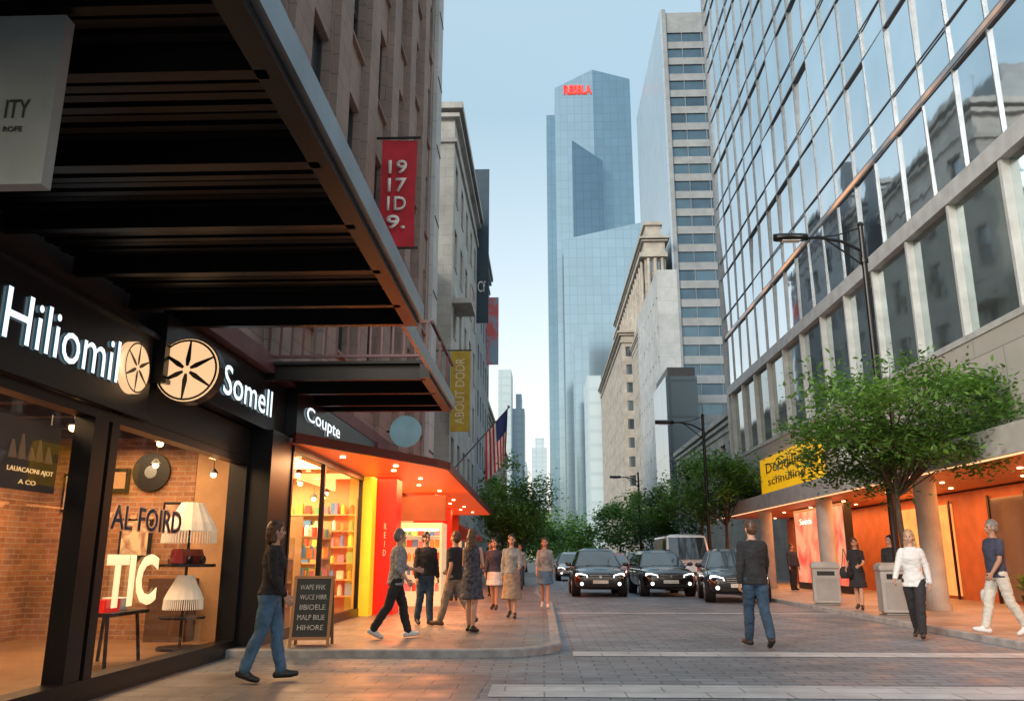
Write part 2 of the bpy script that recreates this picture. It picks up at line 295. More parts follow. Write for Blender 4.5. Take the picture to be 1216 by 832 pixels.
        if sleeve!='none':
            sx=so+V((-sd*.01,0,.0))
            if sleeve=='long': tp.cap(sx,elb,.070*w,.058*w); tp.cap(elb,wr-d2*.02,.058*w,.045*w)
            elif sleeve=='rolled': tp.cap(sx,elb,.070*w,.060*w); tp.cap(elb,elb.lerp(wr,.3),.060*w,.056*w)
            else: tp.cap(sx,so.lerp(elb,.6),.070*w,.063*w)
    pr=[(z,rx+.021,ry+.023,yo) for z,rx,ry,yo in prof if z>topz and z<1.47]
    if topz<.95: pr=[(topz,prof[1][1]+.028,prof[1][2]+.028,0)]+pr
    pr.append((1.485,.075*w,.066,0))
    tp.loft([ring(*q) for q in pr])
    if kind=='trousers':
        bt.loft([ring(z,rx+.013,ry+.015,yo) for z,rx,ry,yo in prof if z<1.0])
    else:
        ty=(sin(rad(tL))+sin(rad(tR)))*.2
        sp=abs(sin(rad(tL))-sin(rad(tR)))*.22
        rr=[(1.06,prof[3][1]+.015,prof[3][2]+.016,0),(.97,prof[2][1]+.018,prof[2][2]+.02,0),(.88,prof[1][1]+.025,prof[1][2]+.03,0)]
        k=(.88-hem); rr+=[(.88-k*.5,.19,.14+sp*.4,ty*.3),(hem,.2+k*.08,.155+sp,ty*.7),(hem-.01,.17+k*.08,.12+sp,ty*.7)]
        bt.loft([ring(*q) for q in rr])
    hr.sph((0,-.018,1.685),(.082,.096,.100),0,18,12,H)
    hr.sph((0,-.045,1.64),(.079,.068,.085),0,14,10,H)
    if hs=='long':
        for sd in(-1,1): hr.cap(H((sd*.055,-.045,1.65)),H((sd*.075,-.05,1.45)),.036,.03)
        hr.cap(H((0,-.06,1.65)),H((0,-.095,1.40)),.07,.045)
    elif hs=='bob':
        for sd in(-1,1): hr.cap(H((sd*.062,-.03,1.67)),H((sd*.066,-.02,1.54)),.032,.03)
        hr.cap(H((0,-.06,1.64)),H((0,-.065,1.54)),.065,.05)
    for m in(body,tp,bt,sh[0],sh[1],hr): m.v=[(p[0]*s,p[1]*s,(p[2]+zo)*s) for p in m.v]
    ez=[(H((sd*.029,.082,1.652))+V((0,0,zo)))*s for sd in(-1,1)]; bz=[(H((sd*.03,.086,1.672))+V((0,0,zo)))*s for sd in(-1,1)]; lz=(H((0,.094,1.588))+V((0,0,zo)))*s
    def fn(c):
        for e in ez:
            if (c-e).length<.0125: return 1
        for e in bz:
            if abs(c.z-e.z)<.005 and (c-e).length<.02: return 3
        if abs(c.z-lz.z)<.008 and (c-lz).length<.024: return 2
        return 0
    hm=hairM[hair]
    bo=D.objects.new('person',remesh(body,vox*.8,'person',[skin,eyeM,lipM,hm],0,fn)); C.objects.link(bo)
    bo.location=loc; bo.rotation_euler[2]=rad(head); bo['label']=label; bo['category']='person'
    def ch(mb,n,mats,wr,v=vox*1.15):
        o=D.objects.new(n,remesh(mb,v,n,mats,wr)); C.objects.link(o); o.parent=bo; return o
    ch(tp,topname or ('jacket' if sleeve=='long' else 'shirt'),[CL[top]],.009)
    ch(bt,'trousers' if kind=='trousers' else 'skirt',[CL[bot]],.008)
    ch(sh[0],'shoe',[CL[shoes]],0); ch(sh[1],'shoe',[CL[shoes]],0); ch(hr,'hair',[hm],.010)
    return bo
SW=.10
person((-3.02,9.4,0.004),-80,1.69,'woman in black top and blue jeans walking past shop windows',tL=13,kL=4,fL=-4,tR=-9,kR=12,fR=16,sL=-8,eL=16,sR=8,eR=26,lean=2,woman=True,top='black',bot='denim',hair='brown',hs='bob',shoes='blacksh',vox=.008,turn=8)
person((3.2,13.1,0.004),8,1.84,'man in black jacket and dark jeans walking away on the street',tL=14,kL=6,fL=-4,tR=-12,kR=14,fR=22,sL=-10,eL=16,sR=14,eR=20,lean=2,top='black',bot='dkdenim',hair='brown',shoes='blacksh',vox=.009,topz=.86)
person((6.25,14.7,0.004),150,1.78,'woman in loose white shirt and black trousers crossing street',tL=20,kL=8,fL=-6,tR=-16,kR=18,fR=24,sL=-14,eL=20,aL=12,sR=18,eR=25,aR=14,woman=True,top='white',bot='black',hair='blond',hs='long',shoes='blacksh',topz=.84,topname='shirt')
person((7.36,14.15,SW),95,1.80,'man in navy t-shirt and off-white trousers striding on the kerb',tL=-14,kL=14,fL=22,tR=20,kR=6,fR=-8,sL=14,eL=25,sR=-12,eR=22,top='navy',sleeve='short',bot='offw',hair='grey',shoes='whitesh',skin=skinB,topz=.88)
person((-2.3,13.3,SW),-70,1.66,'man in grey checked shirt and black trousers striding on pavement',tL=20,kL=8,fL=-6,tR=-18,kR=14,fR=24,sL=20,eL=60,sR=-10,eR=50,lean=4,top='plaid',sleeve='rolled',bot='black',hair='grey',shoes='whitesh',topz=.86)
person((-2.2,15.9,SW),-150,1.66,'person in black top and dark jeans beside shop entrance',tL=8,tR=-8,fR=10,kR=12,top='black',bot='dkdenim',hair='black',hs='short',vox=.011)
person((-1.62,15.6,SW),60,1.70,'man in black t-shirt and khaki trousers walking toward shop',tL=22,kL=6,fL=-6,tR=-20,kR=16,fR=26,sL=-14,eL=30,sR=16,eR=50,top='black',sleeve='short',bot='khaki',hair='brown',shoes='brownsh',vox=.011,topz=.88)
person((-1.2,14.4,SW),-20,1.66,'woman in short dark patterned dress standing on pavement',tL=4,tR=-6,fR=6,sL=10,eL=70,sR=8,eR=80,inR=30,inL=30,woman=True,top='pat',sleeve='none',bot='pat',kind='skirt',hem=.56,hair='brown',hs='long',shoes='blacksh',vox=.01)
person((-1.18,20.6,SW),170,1.64,'woman in dark top and pale skirt walking along pavement',tL=10,kL=6,tR=-8,kR=10,fR=12,sL=-8,sR=10,woman=True,top='navy',bot='white',kind='skirt',hem=.6,hair='black',hs='bob',vox=.012)
person((-.66,17.8,SW),175,1.67,'woman in grey cardigan over long tan skirt walking',tL=10,kL=6,tR=-10,kR=12,fR=14,sL=10,eL=60,sR=-6,eR=14,woman=True,top='grey',bot='tan',kind='skirt',hem=.40,hair='black',hs='long',vox=.011,topname='cardigan')
person((.04,21.2,SW),178,1.69,'woman in grey top and denim skirt walking along kerb',tL=16,kL=6,fL=-5,tR=-14,kR=16,fR=20,sL=-14,sR=16,woman=True,top='grey',sleeve='rolled',bot='denim',kind='skirt',hem=.62,hair='brown',hs='long',shoes='whitesh',vox=.012)
person((7.6,21.0,SW),150,1.66,'woman in black dress carrying dark shoulder bag near bin',tL=8,tR=-8,fR=8,kR=10,sL=14,eL=60,inL=20,sR=10,eR=50,woman=True,top='black',sleeve='short',bot='black',kind='skirt',hem=.55,hair='brown',hs='long',vox=.012)
person((8.05,20.0,SW),120,1.72,'person in black jacket walking behind litter bin',tL=14,tR=-14,fR=14,kR=12,top='black',bot='black',hair='black',vox=.013)
person((10.3,39.5,SW),10,1.72,'person in black jacket standing by shopfront',top='black',bot='dkdenim',hair='black',vox=.018)
person((9.6,33.2,SW),-160,1.72,'person in dark clothes waiting by shopfront',top='navy',bot='black',hair='brown',vox=.018)
person((-2.6,24.8,SW),20,1.68,'shopper in dark coat beside food counter',top='black',bot='dkdenim',hair='black',vox=.015)
person((-1.7,27.5,SW),170,1.70,'person in navy jacket walking under the lit canopy',tL=12,tR=-12,kR=12,fR=12,top='navy',bot='black',hair='black',vox=.016)
person((-.9,33,SW),175,1.70,'person in grey top walking along tree-lined pavement',tL=12,tR=-12,kR=12,fR=12,top='grey',bot='dkdenim',hair='brown',vox=.018)
b=MB(); b.loft([[(x*.09*k,y*.04*k,z) for x,y in((-1,-1),(1,-1),(1,1),(-1,1))] for z,k in((0,.9),(.08,1.05),(.15,1),(.2,.75))]) 
for sx in(-.05,.05): b.cap((sx,0,.19),(0,0,.29),.006,.006,6)
bg=b.obj('handbag',CL['white'],smooth=True,bevel=.01,label='small white bag hanging from a hand',category='bag'); bg.location=(7.28,14.38,.50+SW)
b=MB(); b.loft([[(x*.14*k,y*.06*k,z) for x,y in((-1,-1),(1,-1),(1,1),(-1,1))] for z,k in((0,.85),(.1,1.05),(.22,.95),(.28,.6))]); b.cap((-.1,0,.26),(-.02,.03,.7),.008,.008,6); b.cap((.1,0,.26),(-.02,.03,.7),.008,.008,6)
bg=b.obj('shoulder_bag',CL['black'],smooth=True,label='black shoulder bag hung at woman side',category='bag'); bg.location=(7.33,20.95,.72+SW)
# ---------------------------------------------------------------- ground
def sheet(name,pts,z,mat,**kw):
    b=MB(); b.add([(x,y,z) for x,y in pts],[tuple(range(len(pts)))]); return b.obj(name,mat,kind='structure',**kw)
sheet('ground',[(-1500,-300),(1500,-300),(1500,2500),(-1500,2500)],-.004,groundM)
sheet('road',[(-4.6,-5),(7.0,-5),(7.0,240),(-4.6,240)],0,roadM)
sheet('plaza_paving',[(-4.6,-2),(-1.0,-2),(-.6,10.1),(-4.6,10.1)],.004,paveL)
sheet('road_marking',[(-.55,8.5),(7.0,8.5),(7.0,9.3),(-.55,9.3)],.006,bandM)
sheet('road_marking',[(.4,11.95),(7.0,11.95),(7.0,12.5),(.4,12.5)],.006,bandM)
sheet('road_marking',[(.3,20.8),(7.0,20.8),(7.0,21.2),(.3,21.2)],.006,bandM)
arc=[(-4.6,11.75),(-.9,11.9)]+[(-.9+1.0*sin(t),12.9-1.0*cos(t)) for t in [i*pi/2/8 for i in range(1,9)]]+[(.1,24),(-.3,30),(-.4,240)]
b=MB(); n=len(arc)
b.add([(x,y,SW) for x,y in arc]+[(-4.6,240,SW)],[tuple(range(n+1))]); b.obj('pavement',paveL,kind='structure')
def kerb(line,z,w,name='kerb'):
    b=MB(); rr=[]
    for i,(x,y) in enumerate(line):
        a=V(line[max(0,i-1)]);c=V(line[min(len(line)-1,i+1)]); d=(V((c.x,c.y))-V((a.x,a.y))).normalized(); nn=V((d.y,-d.x))
        rr.append([(x-nn.x*.01,y-nn.y*.01,0),(x+nn.x*w,y+nn.y*w,0),(x+nn.x*w,y+nn.y*w,z-.012),(x+nn.x*(w-.02),y+nn.y*(w-.02),z+.004),(x-nn.x*.01,y-nn.y*.01,z+.004)])
    b.loft(rr); return b.obj(name,kerbM,kind='structure')
kerb([V(p) for p in arc],SW,.16)
b=MB(); b.add([(x,y,SW) for x,y in((7.15,-5),(30,-5),(30,240),(7.15,240))],[(0,1,2,3)]); b.obj('pavement',paveR,kind='structure')
kerb([V((7.16,240)),V((7.16,30)),V((7.16,-5))],SW,.16)
# ---------------------------------------------------------------- generic buildings
CAM=V((0,0,1.3))
def building(name,label,cat,x0,x1,y0,y1,z0,z1,faces,bay,fl,wf,hf,wall,glass,frame=winF,rec=.25,base=0,topm=1.0,cornice=0,detail=True,tilt=0.0,core=None,sill=True,pil=0,zlo=.2):
    e=empty(name,((x0+x1)/2,(y0+y1)/2,z0),label,cat)
    t=.4
    b=MB(); b.box(x0+(rec+.12),x1-(rec+.12),y0+rec+.12,y1-rec-.12,z0,z1-.3); b.obj('building_core',core or winF,e)
    w=MB(); wins=[]
    nf=max(1,int(round((z1-topm-z0-base)/fl))); fh=(z1-topm-z0-base)/nf
    specs={'x+':(V((x1,y0,0)),V((0,1,0)),V((1,0,0)),y1-y0),'x-':(V((x0,y1,0)),V((0,-1,0)),V((-1,0,0)),y1-y0),'y-':(V((x0,y0,0)),V((1,0,0)),V((0,-1,0)),x1-x0)}
    for fc in('x+','x-','y-'):
        o,xd,n,W=specs[fc]; full=(fc=='y-')
        ua0=0 if full else (t if fc=='x+' else 0); ub0=W if full else (W if fc=='x+' else W-t)
        if fc not in faces:
            w.obox(o,xd,n,ua0,ub0,z0,z1,-t,0); continue
        nc=max(1,int(round(W/bay))); bw=W/nc; zb=z0+base
        if base: w.obox(o,xd,n,ua0,ub0,z0,zb,-t,0)
        w.obox(o,xd,n,ua0,ub0,z1-topm,z1,-t,0)
        ow=bw*wf; oh=fh*hf; zz=fh*zlo*(1-hf)/.4 if hf<.6 else fh*(1-hf)*.5
        for i in range(nc+1):
            u0=max(ua0,i*bw-(bw-ow)/2); u1=min(ub0,i*bw+(bw-ow)/2)
            if u1>u0+.01: w.obox(o,xd,n,u0,u1,zb,z1-topm,-t,0)
            if pil and u1>u0+.3 and 0<i<nc: w.obox(o,xd,n,u0+.12,u1-.12,z0,z1-topm,0.003,pil)
        for i in range(nc):
            uc=(i+.5)*bw; ua=max(uc-ow/2,ua0); ub=min(uc+ow/2,ub0)
            for j in range(nf):
                za=zb+j*fh; a=za+zz; c=a+oh
                w.obox(o,xd,n,ua,ub,za,a,-t,-.05 if pil else -.003); w.obox(o,xd,n,ua,ub,c,za+fh,-t,-.05 if pil else -.003)
                if sill and detail: w.obox(o,xd,n,ua,ub,a,a+.06,-rec+.03,.05)
                wins.append((fc,o+xd*((ua+ub)/2)+V((0,0,a)),ub-ua,oh))
    if cornice:
        for k,(dz,pr) in enumerate(((0,cornice),(-.45,cornice*.6),(-topm,cornice*.3))):
            w.box(x0-pr,x1+pr,y0-pr,y1+pr*0,z1+dz,z1+dz+(.4 if k==0 else .25))
    w.box(x0+.01,x1-.01,y0+t,y1,z1-.35,z1-.02)
    w.obj('wall',wall,e)
    wins.sort(key=lambda q:(q[1]-CAM).length)
    cache={}; rest=MB()
    for k,(fc,p,ww,oh) in enumerate(wins):
        o,xd,n,W=specs[fc]
        def build(b,org,tl=(0,0)):
            dz=tl[0]*oh/2; du=tl[1]*ww/2
            P=lambda u,z,d:org+xd*u+V((0,0,z))+n*d
            b.add([P(-ww/2,0,-rec-dz-du),P(ww/2,0,-rec-dz+du),P(ww/2,oh,-rec+dz+du),P(-ww/2,oh,-rec+dz-du)],[(0,1,2,3)],0)
            if detail:
                f=.07
                for q in((-ww/2,-ww/2+f,0,oh),(ww/2-f,ww/2,0,oh),(-ww/2+f,ww/2-f,.06,f+.06),(-ww/2+f,ww/2-f,oh-f,oh),(-ww/2+f,ww/2-f,oh*.5-.03,oh*.5+.03),(-.03,.03,f+.06,oh*.5-.03)):
                    b.obox(org,xd,n,q[0],q[1],q[2],q[3],-rec+.004,-rec+.07,1)
        if k<100:
            key=(fc,round(ww,2))
            if key not in cache:
                b=MB(); build(b,V((0,0,0))); cache[key]=b.mesh('window',[glass,frame],recalc=False)
            ob=D.objects.new('window',cache[key]); C.objects.link(ob); ob.parent=e; ob.location=p-V(e['_b'])
            if tilt: ob.rotation_euler=(R.uniform(-tilt,tilt)*abs(n.y),R.uniform(-tilt,tilt)*abs(n.x),R.uniform(-tilt,tilt))
        else: build(rest,p,(R.uniform(-tilt,tilt),R.uniform(-tilt,tilt)))
    if rest.v: rest.obj('windows',[glass,frame],e,recalc=False,kind='stuff')
    return e
building('brown_stone_building','brown stone office building with pilasters above the shops','building',-16,-4.2,9.6,29.2,4.25,31.5,['x+','y-'],2.75,3.65,.56,.66,stoneL,winD,base=.5,pil=.14,cornice=.3,tilt=.006)
e=empty('pale_corner_building',(-9,29.9,0),'narrow pale building with smooth end wall','building'); bx1('wall',stoneW,e,-14,-4.05,29.25,30.6,0,33)
b=MB()
for z in range(2,32,3): b.box(-4.045,-4.02,29.35,30.5,z,z+.05)
b.obj('joint_band',winF,e)
pb=building('limestone_building','pale limestone building with cornice and tall windows','building',-15,-5.0,44,61,0,27,['x+','y-'],3.4,4.2,.42,.6,stoneP,winD,base=4.5,cornice=.5,topm=2)
b=MB(); b.box(-5,-3.9,44.2,47,15.2,15.5)
for i in range(13): b.box(-3.98,-3.93,44.2+i*.225,44.24+i*.225,15.5,16.3)
b.box(-4.0,-3.9,44.2,47,16.3,16.38); b.obj('balcony',stoneP,pb)
b=MB(); b.box(-14,-8,46,58,27.2,30); b.box(-12,-9.5,48,52,30,32.5)
for q in((-7,47,31),(-6.4,52,30),(-7.5,55,31.5)): b.cone((q[0],q[1],27.3),(q[0],q[1],q[2]),.05,.04,6)
b.obj('roof_plant',stoneG,pb)
building('grey_stone_building','grey stone building with shallow balconies','building',-15,-5.5,62,84,0,30,['x+','y-'],3.2,3.8,.45,.55,stoneG,winD,base=4,cornice=.4,topm=1.5,detail=False)
building('low_stone_building','low stone building with shops below trees','building',-15,-6,86,140,0,17,['x+'],3.2,3.8,.5,.55,stoneC,winD,base=4,cornice=.4,detail=False)
building('infill_building','dark set-back building between stone facades','building',-16,-6,31,43.6,0,17,['x+','y-'],3,3.8,.5,.6,stoneG,winD,base=4,detail=False)
def tower(name,label,parts,cat='skyscraper'):
    x0=min(p[0] for p in parts); y0=min(p[2] for p in parts)
    e=empty(name,(x0,y0,0),label,cat)
    for (a,bb,c,d,z0,z1,sl,mt,nm) in parts:
        b=MB(); b.add([(a,c,z0),(bb,c,z0),(bb,d,z0),(a,d,z0),(a,c,z1),(bb,c,z1+sl),(bb,d,z1+sl),(a,d,z1)],[(0,3,2,1),(4,5,6,7),(0,1,5,4),(1,2,6,5),(2,3,7,6),(3,0,4,7)]); b.obj(nm,mt,e)
    return e
tw=tower('glass_skyscraper','tall blue glass skyscraper with angled crown and lower front volume',[
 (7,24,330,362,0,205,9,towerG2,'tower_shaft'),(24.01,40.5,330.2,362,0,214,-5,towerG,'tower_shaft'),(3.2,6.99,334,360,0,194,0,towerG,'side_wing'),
 (14,27,324,329.9,100,176,-10,towerD,'recessed_bay'),(9.5,41.5,318,323.9,0,128,7,towerG2,'front_volume')])
redlet=M('red_sign_letters',(.7,.03,.03),.5,emit=.7,ecol=(1,.08,.05))
text('RESBLA',redlet,tw,(11,329.9,201.5),*NY,12.5,4.6,.4,bold=.05)
st=building('striped_tower','grey tower with dark ribbon windows and glass flank','skyscraper',26,42,153,197,0,113,['y-'],4,3.7,.98,.58,stoneG,winB,rec=.3,detail=False,topm=4,zlo=.2)
bx1('glass_flank',brickmat('pale_flank_glass',(.42,.50,.55),(.47,.55,.60),(.36,.44,.49),3,3.7,.12,rough=.2,metal=.5,offset=0,bump=0,stain=.1,stsc=.03),st,25.6,25.97,152.6,197,0,113.5)
b=MB(); b.box(25.98,26.8,152.6,152.96,0,113.6); b.obj('pier',stoneG,st)
ob_=building('ornate_tower_building','ornate cream stone building with columns and heavy cornice','building',20,24.0,150.5,212,0,61,['x-','y-'],2.4,4,.5,.6,stoneC,winD,base=3,cornice=.9,topm=3.5,detail=False,pil=.35)
b=MB(); b.box(20.6,23.6,152,180,61.4,64.5); b.box(20.2,23.9,151.6,181,64.5,65.2); b.obj('roof_loggia',stoneC,ob_)
for i in range(3): b=MB(); b.cone((20.7+i*1.3,150.1,46),(20.7+i*1.3,150.1,57),.35,.3,10); b.obj('column',stoneC,ob_)
for i in range(14): b=MB(); b.cone((19.6,152+i*3.4,46),(19.6,152+i*3.4,57),.35,.3,8); b.obj('column',stoneC,ob_)
bx1('cornice',stoneC,ob_,19,24.3,149.6,212,57.2,58.1); bx1('cornice',stoneC,ob_,19.2,24.3,149.8,212,45,45.9)
building('old_stone_building','older tan stone building with small windows and cornice','building',16.8,19.7,168,231,0,47,['x-','y-'],2.4,3.8,.45,.55,stoneC,winD,base=3,cornice=.9,topm=2,detail=False)
building('pale_office_building','slim pale concrete office building with small side windows','building',14.6,17.1,99,121,0,36.5,['x-'],2.6,3.7,.3,.35,stoneB,winD,detail=False,topm=2)
building('pale_block_building','pale stepped concrete building behind glass building','building',16.7,19.0,121.3,149,0,38.5,['x-','y-'],2.2,3.6,.4,.5,stoneC,winD,detail=False,topm=1.5,cornice=.3)
tower('blue_glass_building','mid-rise blue-grey glass office building',[(13.5,16.9,88.5,98.5,0,20.5,0,midG,'glass_block'),(13.8,16.8,89,98,20.5,21.6,0,winF,'roof_plant')],'office building')
building('low_shop_building','low pale shop building behind street trees','building',14,24,48,87,0,11.5,['x-','y-'],3,3.6,.6,.55,stoneP,winD,base=4,detail=False,cornice=.3)
building('far_stone_building','distant stone building at street end','building',15,24,233,300,0,42,['x-','y-'],3,4,.5,.5,stoneC,winD,detail=False,topm=2,cornice=.6)
hz=tower
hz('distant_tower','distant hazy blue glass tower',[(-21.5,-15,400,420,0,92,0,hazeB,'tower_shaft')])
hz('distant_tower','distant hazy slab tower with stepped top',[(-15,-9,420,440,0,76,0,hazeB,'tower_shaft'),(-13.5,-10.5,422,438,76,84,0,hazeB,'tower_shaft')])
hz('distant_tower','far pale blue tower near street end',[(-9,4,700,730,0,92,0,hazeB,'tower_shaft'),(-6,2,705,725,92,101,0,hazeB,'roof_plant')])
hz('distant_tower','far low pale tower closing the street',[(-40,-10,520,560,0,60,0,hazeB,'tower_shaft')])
hz('distant_tower','distant narrow glass tower behind stone buildings',[(11,15.5,262,280,0,72,6,towerG2,'tower_shaft')])
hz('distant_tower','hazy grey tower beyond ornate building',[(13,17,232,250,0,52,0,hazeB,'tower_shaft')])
# ---------------------------------------------------------------- right glass building
e=empty('glass_office_building',(16,24,0),'large glass curtain wall office building with shop arcade','office building')
X0=10.0; YA,YB=2.0,44.0
b=MB(); b.box(X0+.35,30,YA,YB-.3,6.3,56); b.box(12.7,30,YA,YB-.3,0,6.2); b.obj('building_core',winF,e)
b=MB()
for i in range(18): b.box(X0-.02,X0+.3,YB-.86-i*2.4,YB-.76-i*2.4,6.35,9.7)
b.box(X0-.05,X0+.34,YA,YB,9.7,10.15); b.box(X0-.06,X0+.34,YA,YB,6.2,6.35); b.box(X0-.05,X0+.34,YB-.3,YB+.1,6.35,9.7)
b.obj('window_frame',palemet,e)
b=MB(); nb=26; bw=(YB-YA)/nb; rows=[10.15,12.8]+[13.0+3.25*i for i in range(14)]
for i in range(nb+1): b.box(X0+.005,X0+.12,YA+i*bw-.022,YA+i*bw+.022,10.16,55.2)
for z in rows: b.box(X0+.008,X0+.12,YA,YB,z-.025,z+.025)
for z in rows[2:-1]: b.box(X0+.012,X0+.055,YA,YB,z+1.0,z+1.03)
b.box(X0-.08,X0+.34,YB-.05,YB+.12,10.16,55.6); b.obj('mullion',mull,e)
bx1('reflection_strip',orangeline,e,X0-.005,X0+.1,YA,YB,12.84,12.97)  # flat strip that carries the painted amber reflection, not a lamp
bx1('cladding',paleclad,e,X0-.03,X0+.34,YA,YB,3.9,6.2)
pn=[]
for j in range(len(rows)-1):
    z0,z1=rows[j],rows[j+1]
    if z1-z0<1: continue
    for i in range(nb): pn.append((YA+(i+.5)*bw,z0,z1-z0,bw,cw))
for i in range(17): pn.append((YB-.81-1.2-i*2.4,6.35,3.35,2.3,cwl))
pn.sort(key=lambda q:(0 if q[0]>11 else 1,(V((X0,q[0],q[1]))-CAM).length))
rest=MB(); cache={}
for k,(y,z,h,w_,mt) in enumerate(pn):
    t1,t2=R.gauss(0,.009),R.gauss(0,.009); low=mt is cwl
    if low: t1*=.4;t2*=.4
    if k<100:
        key=(round(h,2),round(w_,2))
        if key not in cache:
            q=MB(); q.add([(0,w_/2,0),(0,-w_/2,0),(0,-w_/2,h),(0,w_/2,h)],[(0,1,2,3)]); cache[key]=q.mesh('window',[mt],recalc=False)
        ob=D.objects.new('window',cache[key]); C.objects.link(ob); ob.parent=e; ob.location=V((X0+(.16 if low else .06),y,z))-V(e['_b']); ob.rotation_euler=(0,t1,t2)
    else:
        a=t1*h/2; c=t2*w_/2; xx=X0+(.16 if low else .06)
        rest.add([(xx-a-c,y+w_/2,z),(xx-a+c,y-w_/2,z),(xx+a+c,y-w_/2,z+h),(xx+a-c,y+w_/2,z+h)],[(0,1,2,3)],1 if low else 0)
rest.obj('windows',[cw,cwl],e,recalc=False,kind='stuff')
bx1('arcade_wall',M('arcade_terracotta',(.5,.17,.07),.6),e,12.5,12.69,YA,YB-.3,SW,3.2)
bx1('soffit',orangeceil,e,8.95,12.69,YA,YB,3.25,3.3)  # white soffit, orange of its warm lighting put into the base colour
b=MB(); b.box(8.95,9.9,YA,YB+.2,3.31,3.72); b.box(8.85,8.94,YA,YB+.2,3.22,3.78); b.obj('canopy_fascia',M('pale_fascia',(.5,.5,.49),.4,.1),e)
bx1('fascia_light_strip',bulbs,e,8.96,9.02,YA,YB,3.2,3.245)
for i in range(5):
    b=MB(); b.cone((9.4,5.9+i*7.5,SW),(9.4,5.9+i*7.5,3.25),.26,.26,24); b.cone((9.4,5.9+i*7.5,SW),(9.4,5.9+i*7.5,SW+.15),.3,.3,24); b.obj('column',M('concrete_column',(.36,.35,.33),.7,bump=.2),e)
for i,y in enumerate((10,16,22,28)):
    b=MB(); b.box(12.44,12.5,y-1.9,y+1.9,SW+.1,2.9); b.box(12.4,12.44,y-1.9,y-1.8,SW,3,1); b.box(12.4,12.44,y+1.8,y+1.9,SW,3,1); b.box(12.4,12.44,y-.04,y+.04,SW,3,1)
    b.obj('shop_window',[M('lit_shop_window',(.6,.25,.1),.15,emit=.9,ecol=(1,.36,.1),var=.7,scale=1.5) if i%2 else M('dark_shop_window',(.06,.035,.03),.1,emit=.15,ecol=(.8,.3,.1)),black],e)
for i in range(22): b=MB(); b.cone((10.6+(i%2)*1.1,4+i*1.85,3.22),(10.6+(i%2)*1.1,4+i*1.85,3.249),.06,.06,10); b.obj('downlight',bulb,e)
def screenmat(n,c1,c2,e,sc=1.3):
    if n in D.materials: return D.materials[n]
    m,nt,bb=nodes(n); N=nt.nodes;L=nt.links; g=N.new('ShaderNodeNewGeometry'); t=N.new('ShaderNodeTexNoise'); t.inputs['Scale'].default_value=sc; t.inputs['Distortion'].default_value=1.5; L.new(g.outputs['Position'],t.inputs['Vector'])
    r=N.new('ShaderNodeValToRGB'); r.color_ramp.elements[0].position=.4; r.color_ramp.elements[0].color=(*c1,1); r.color_ramp.elements[1].position=.62; r.color_ramp.elements[1].color=(*c2,1)
    L.new(t.outputs['Fac'],r.inputs[0]); L.new(r.outputs[0],bb.inputs['Emission Color']); bb.inputs['Base Color'].default_value=(.05,.03,.03,1)
    if not e: L.new(r.outputs[0],bb.inputs['Base Color'])
    bb.inputs['Emission Strength'].default_value=e; m.cycles.emission_sampling='NONE'; return m
sc=empty('advertising_screen',(10.6,33,SW),'lit pink and orange advertising screen in arcade','screen')
bx1('screen_housing',black,sc,10.55,10.8,29.8,35.8,SW,3.2); bx1('screen',screenmat('pink_poster',(.95,.10,.06),(1,.42,.22),.95,.6),sc,10.53,10.548,29.95,35.65,.35,3.1)
text('Soexis',signwhite,sc,(10.52,34.9,2.6),*NX,1.5,.24,.004)
ys=empty('yellow_shop_sign',(9.9,33.7,3.8),'large yellow shop sign with dark lettering','sign')
bx1('sign_panel',M('yellow_sign_panel',(.9,.52,.01),.45,emit=.5,ecol=(1,.54,.01)),ys,9.72,9.95,29.6,37.4,3.85,5.5)
dst=M('dark_sign_text',(.16,.09,.01),.5)
text('Doodiliue',dst,ys,(9.71,36.4,4.82),*NX,5.8,.42,.01,bold=.005); text('schnuline',dst,ys,(9.71,36.2,4.3),*NX,5.2,.34,.01,bold=.005)
ws=empty('white_letter_sign',(9.96,25,4.2),'white raised shop letters on beige cladding','sign')
text('WOM',dayletter,ws,(9.96,28.2,4.3),*NX,3.4,.62,.06,bold=.03)
# ---------------------------------------------------------------- left shops
def canopy(label,xa,xb,ya,yb,z,nm='canopy'):
    e=empty(nm,((xa+xb)/2,(ya+yb)/2,z),label,'canopy')
    bx1('roof_panel',blackmatte,e,xa,xb-.12,ya,yb-.1,z+.1,z+.14)
    b=MB(); n=int((yb-ya-.3)/.12)
    for i in range(n):
        y=ya+.1+i*.12
        if i%9==0: b.box(xa,xb-.13,y,y+.09,z-.12,z+.098)
        else: b.box(xa,xb-.13,y,y+.075,z+.03+.012*(i%2),z+.098)
    b.obj('ribbed_soffit',canopyM,e)
    bx1('edge_beam',silver,e,xb-.05,xb,ya,yb,z-.06,z+.15); bx1('edge_trim',black,e,xb-.2,xb-.052,ya,yb-.1,z-.12,z+.09)
    bx1('front_beam',black,e,xa,xb-.051,yb-.09,yb,z-.1,z+.16)
    return e
canopy('large dark ribbed steel canopy projecting over pavement',-4.4,-1.36,.6,9.15,4.0)
c2=canopy('smaller dark ribbed canopy with railing above shop',-4.15,-1.6,11.85,14.9,4.0)
b=MB(); b.beam((-1.625,9.2,4.04),(-1.625,11.84,4.04),.05,.2); b.obj('edge_beam',silver,c2)
b=MB(); b.box(-4.15,-1.66,11.86,11.9,4.72,4.77); b.box(-4.15,-1.66,11.86,11.9,4.2,4.24)
for i in range(15): b.box(-4.1+i*.17,-4.07+i*.17,11.862,11.898,4.24,4.72)
for y in(12.9,13.9): b.box(-1.66,-1.62,y,y+.04,4.2,4.72)
b.box(-1.66,-1.62,11.9,14.8,4.72,4.77); b.obj('railing',maroon,c2)
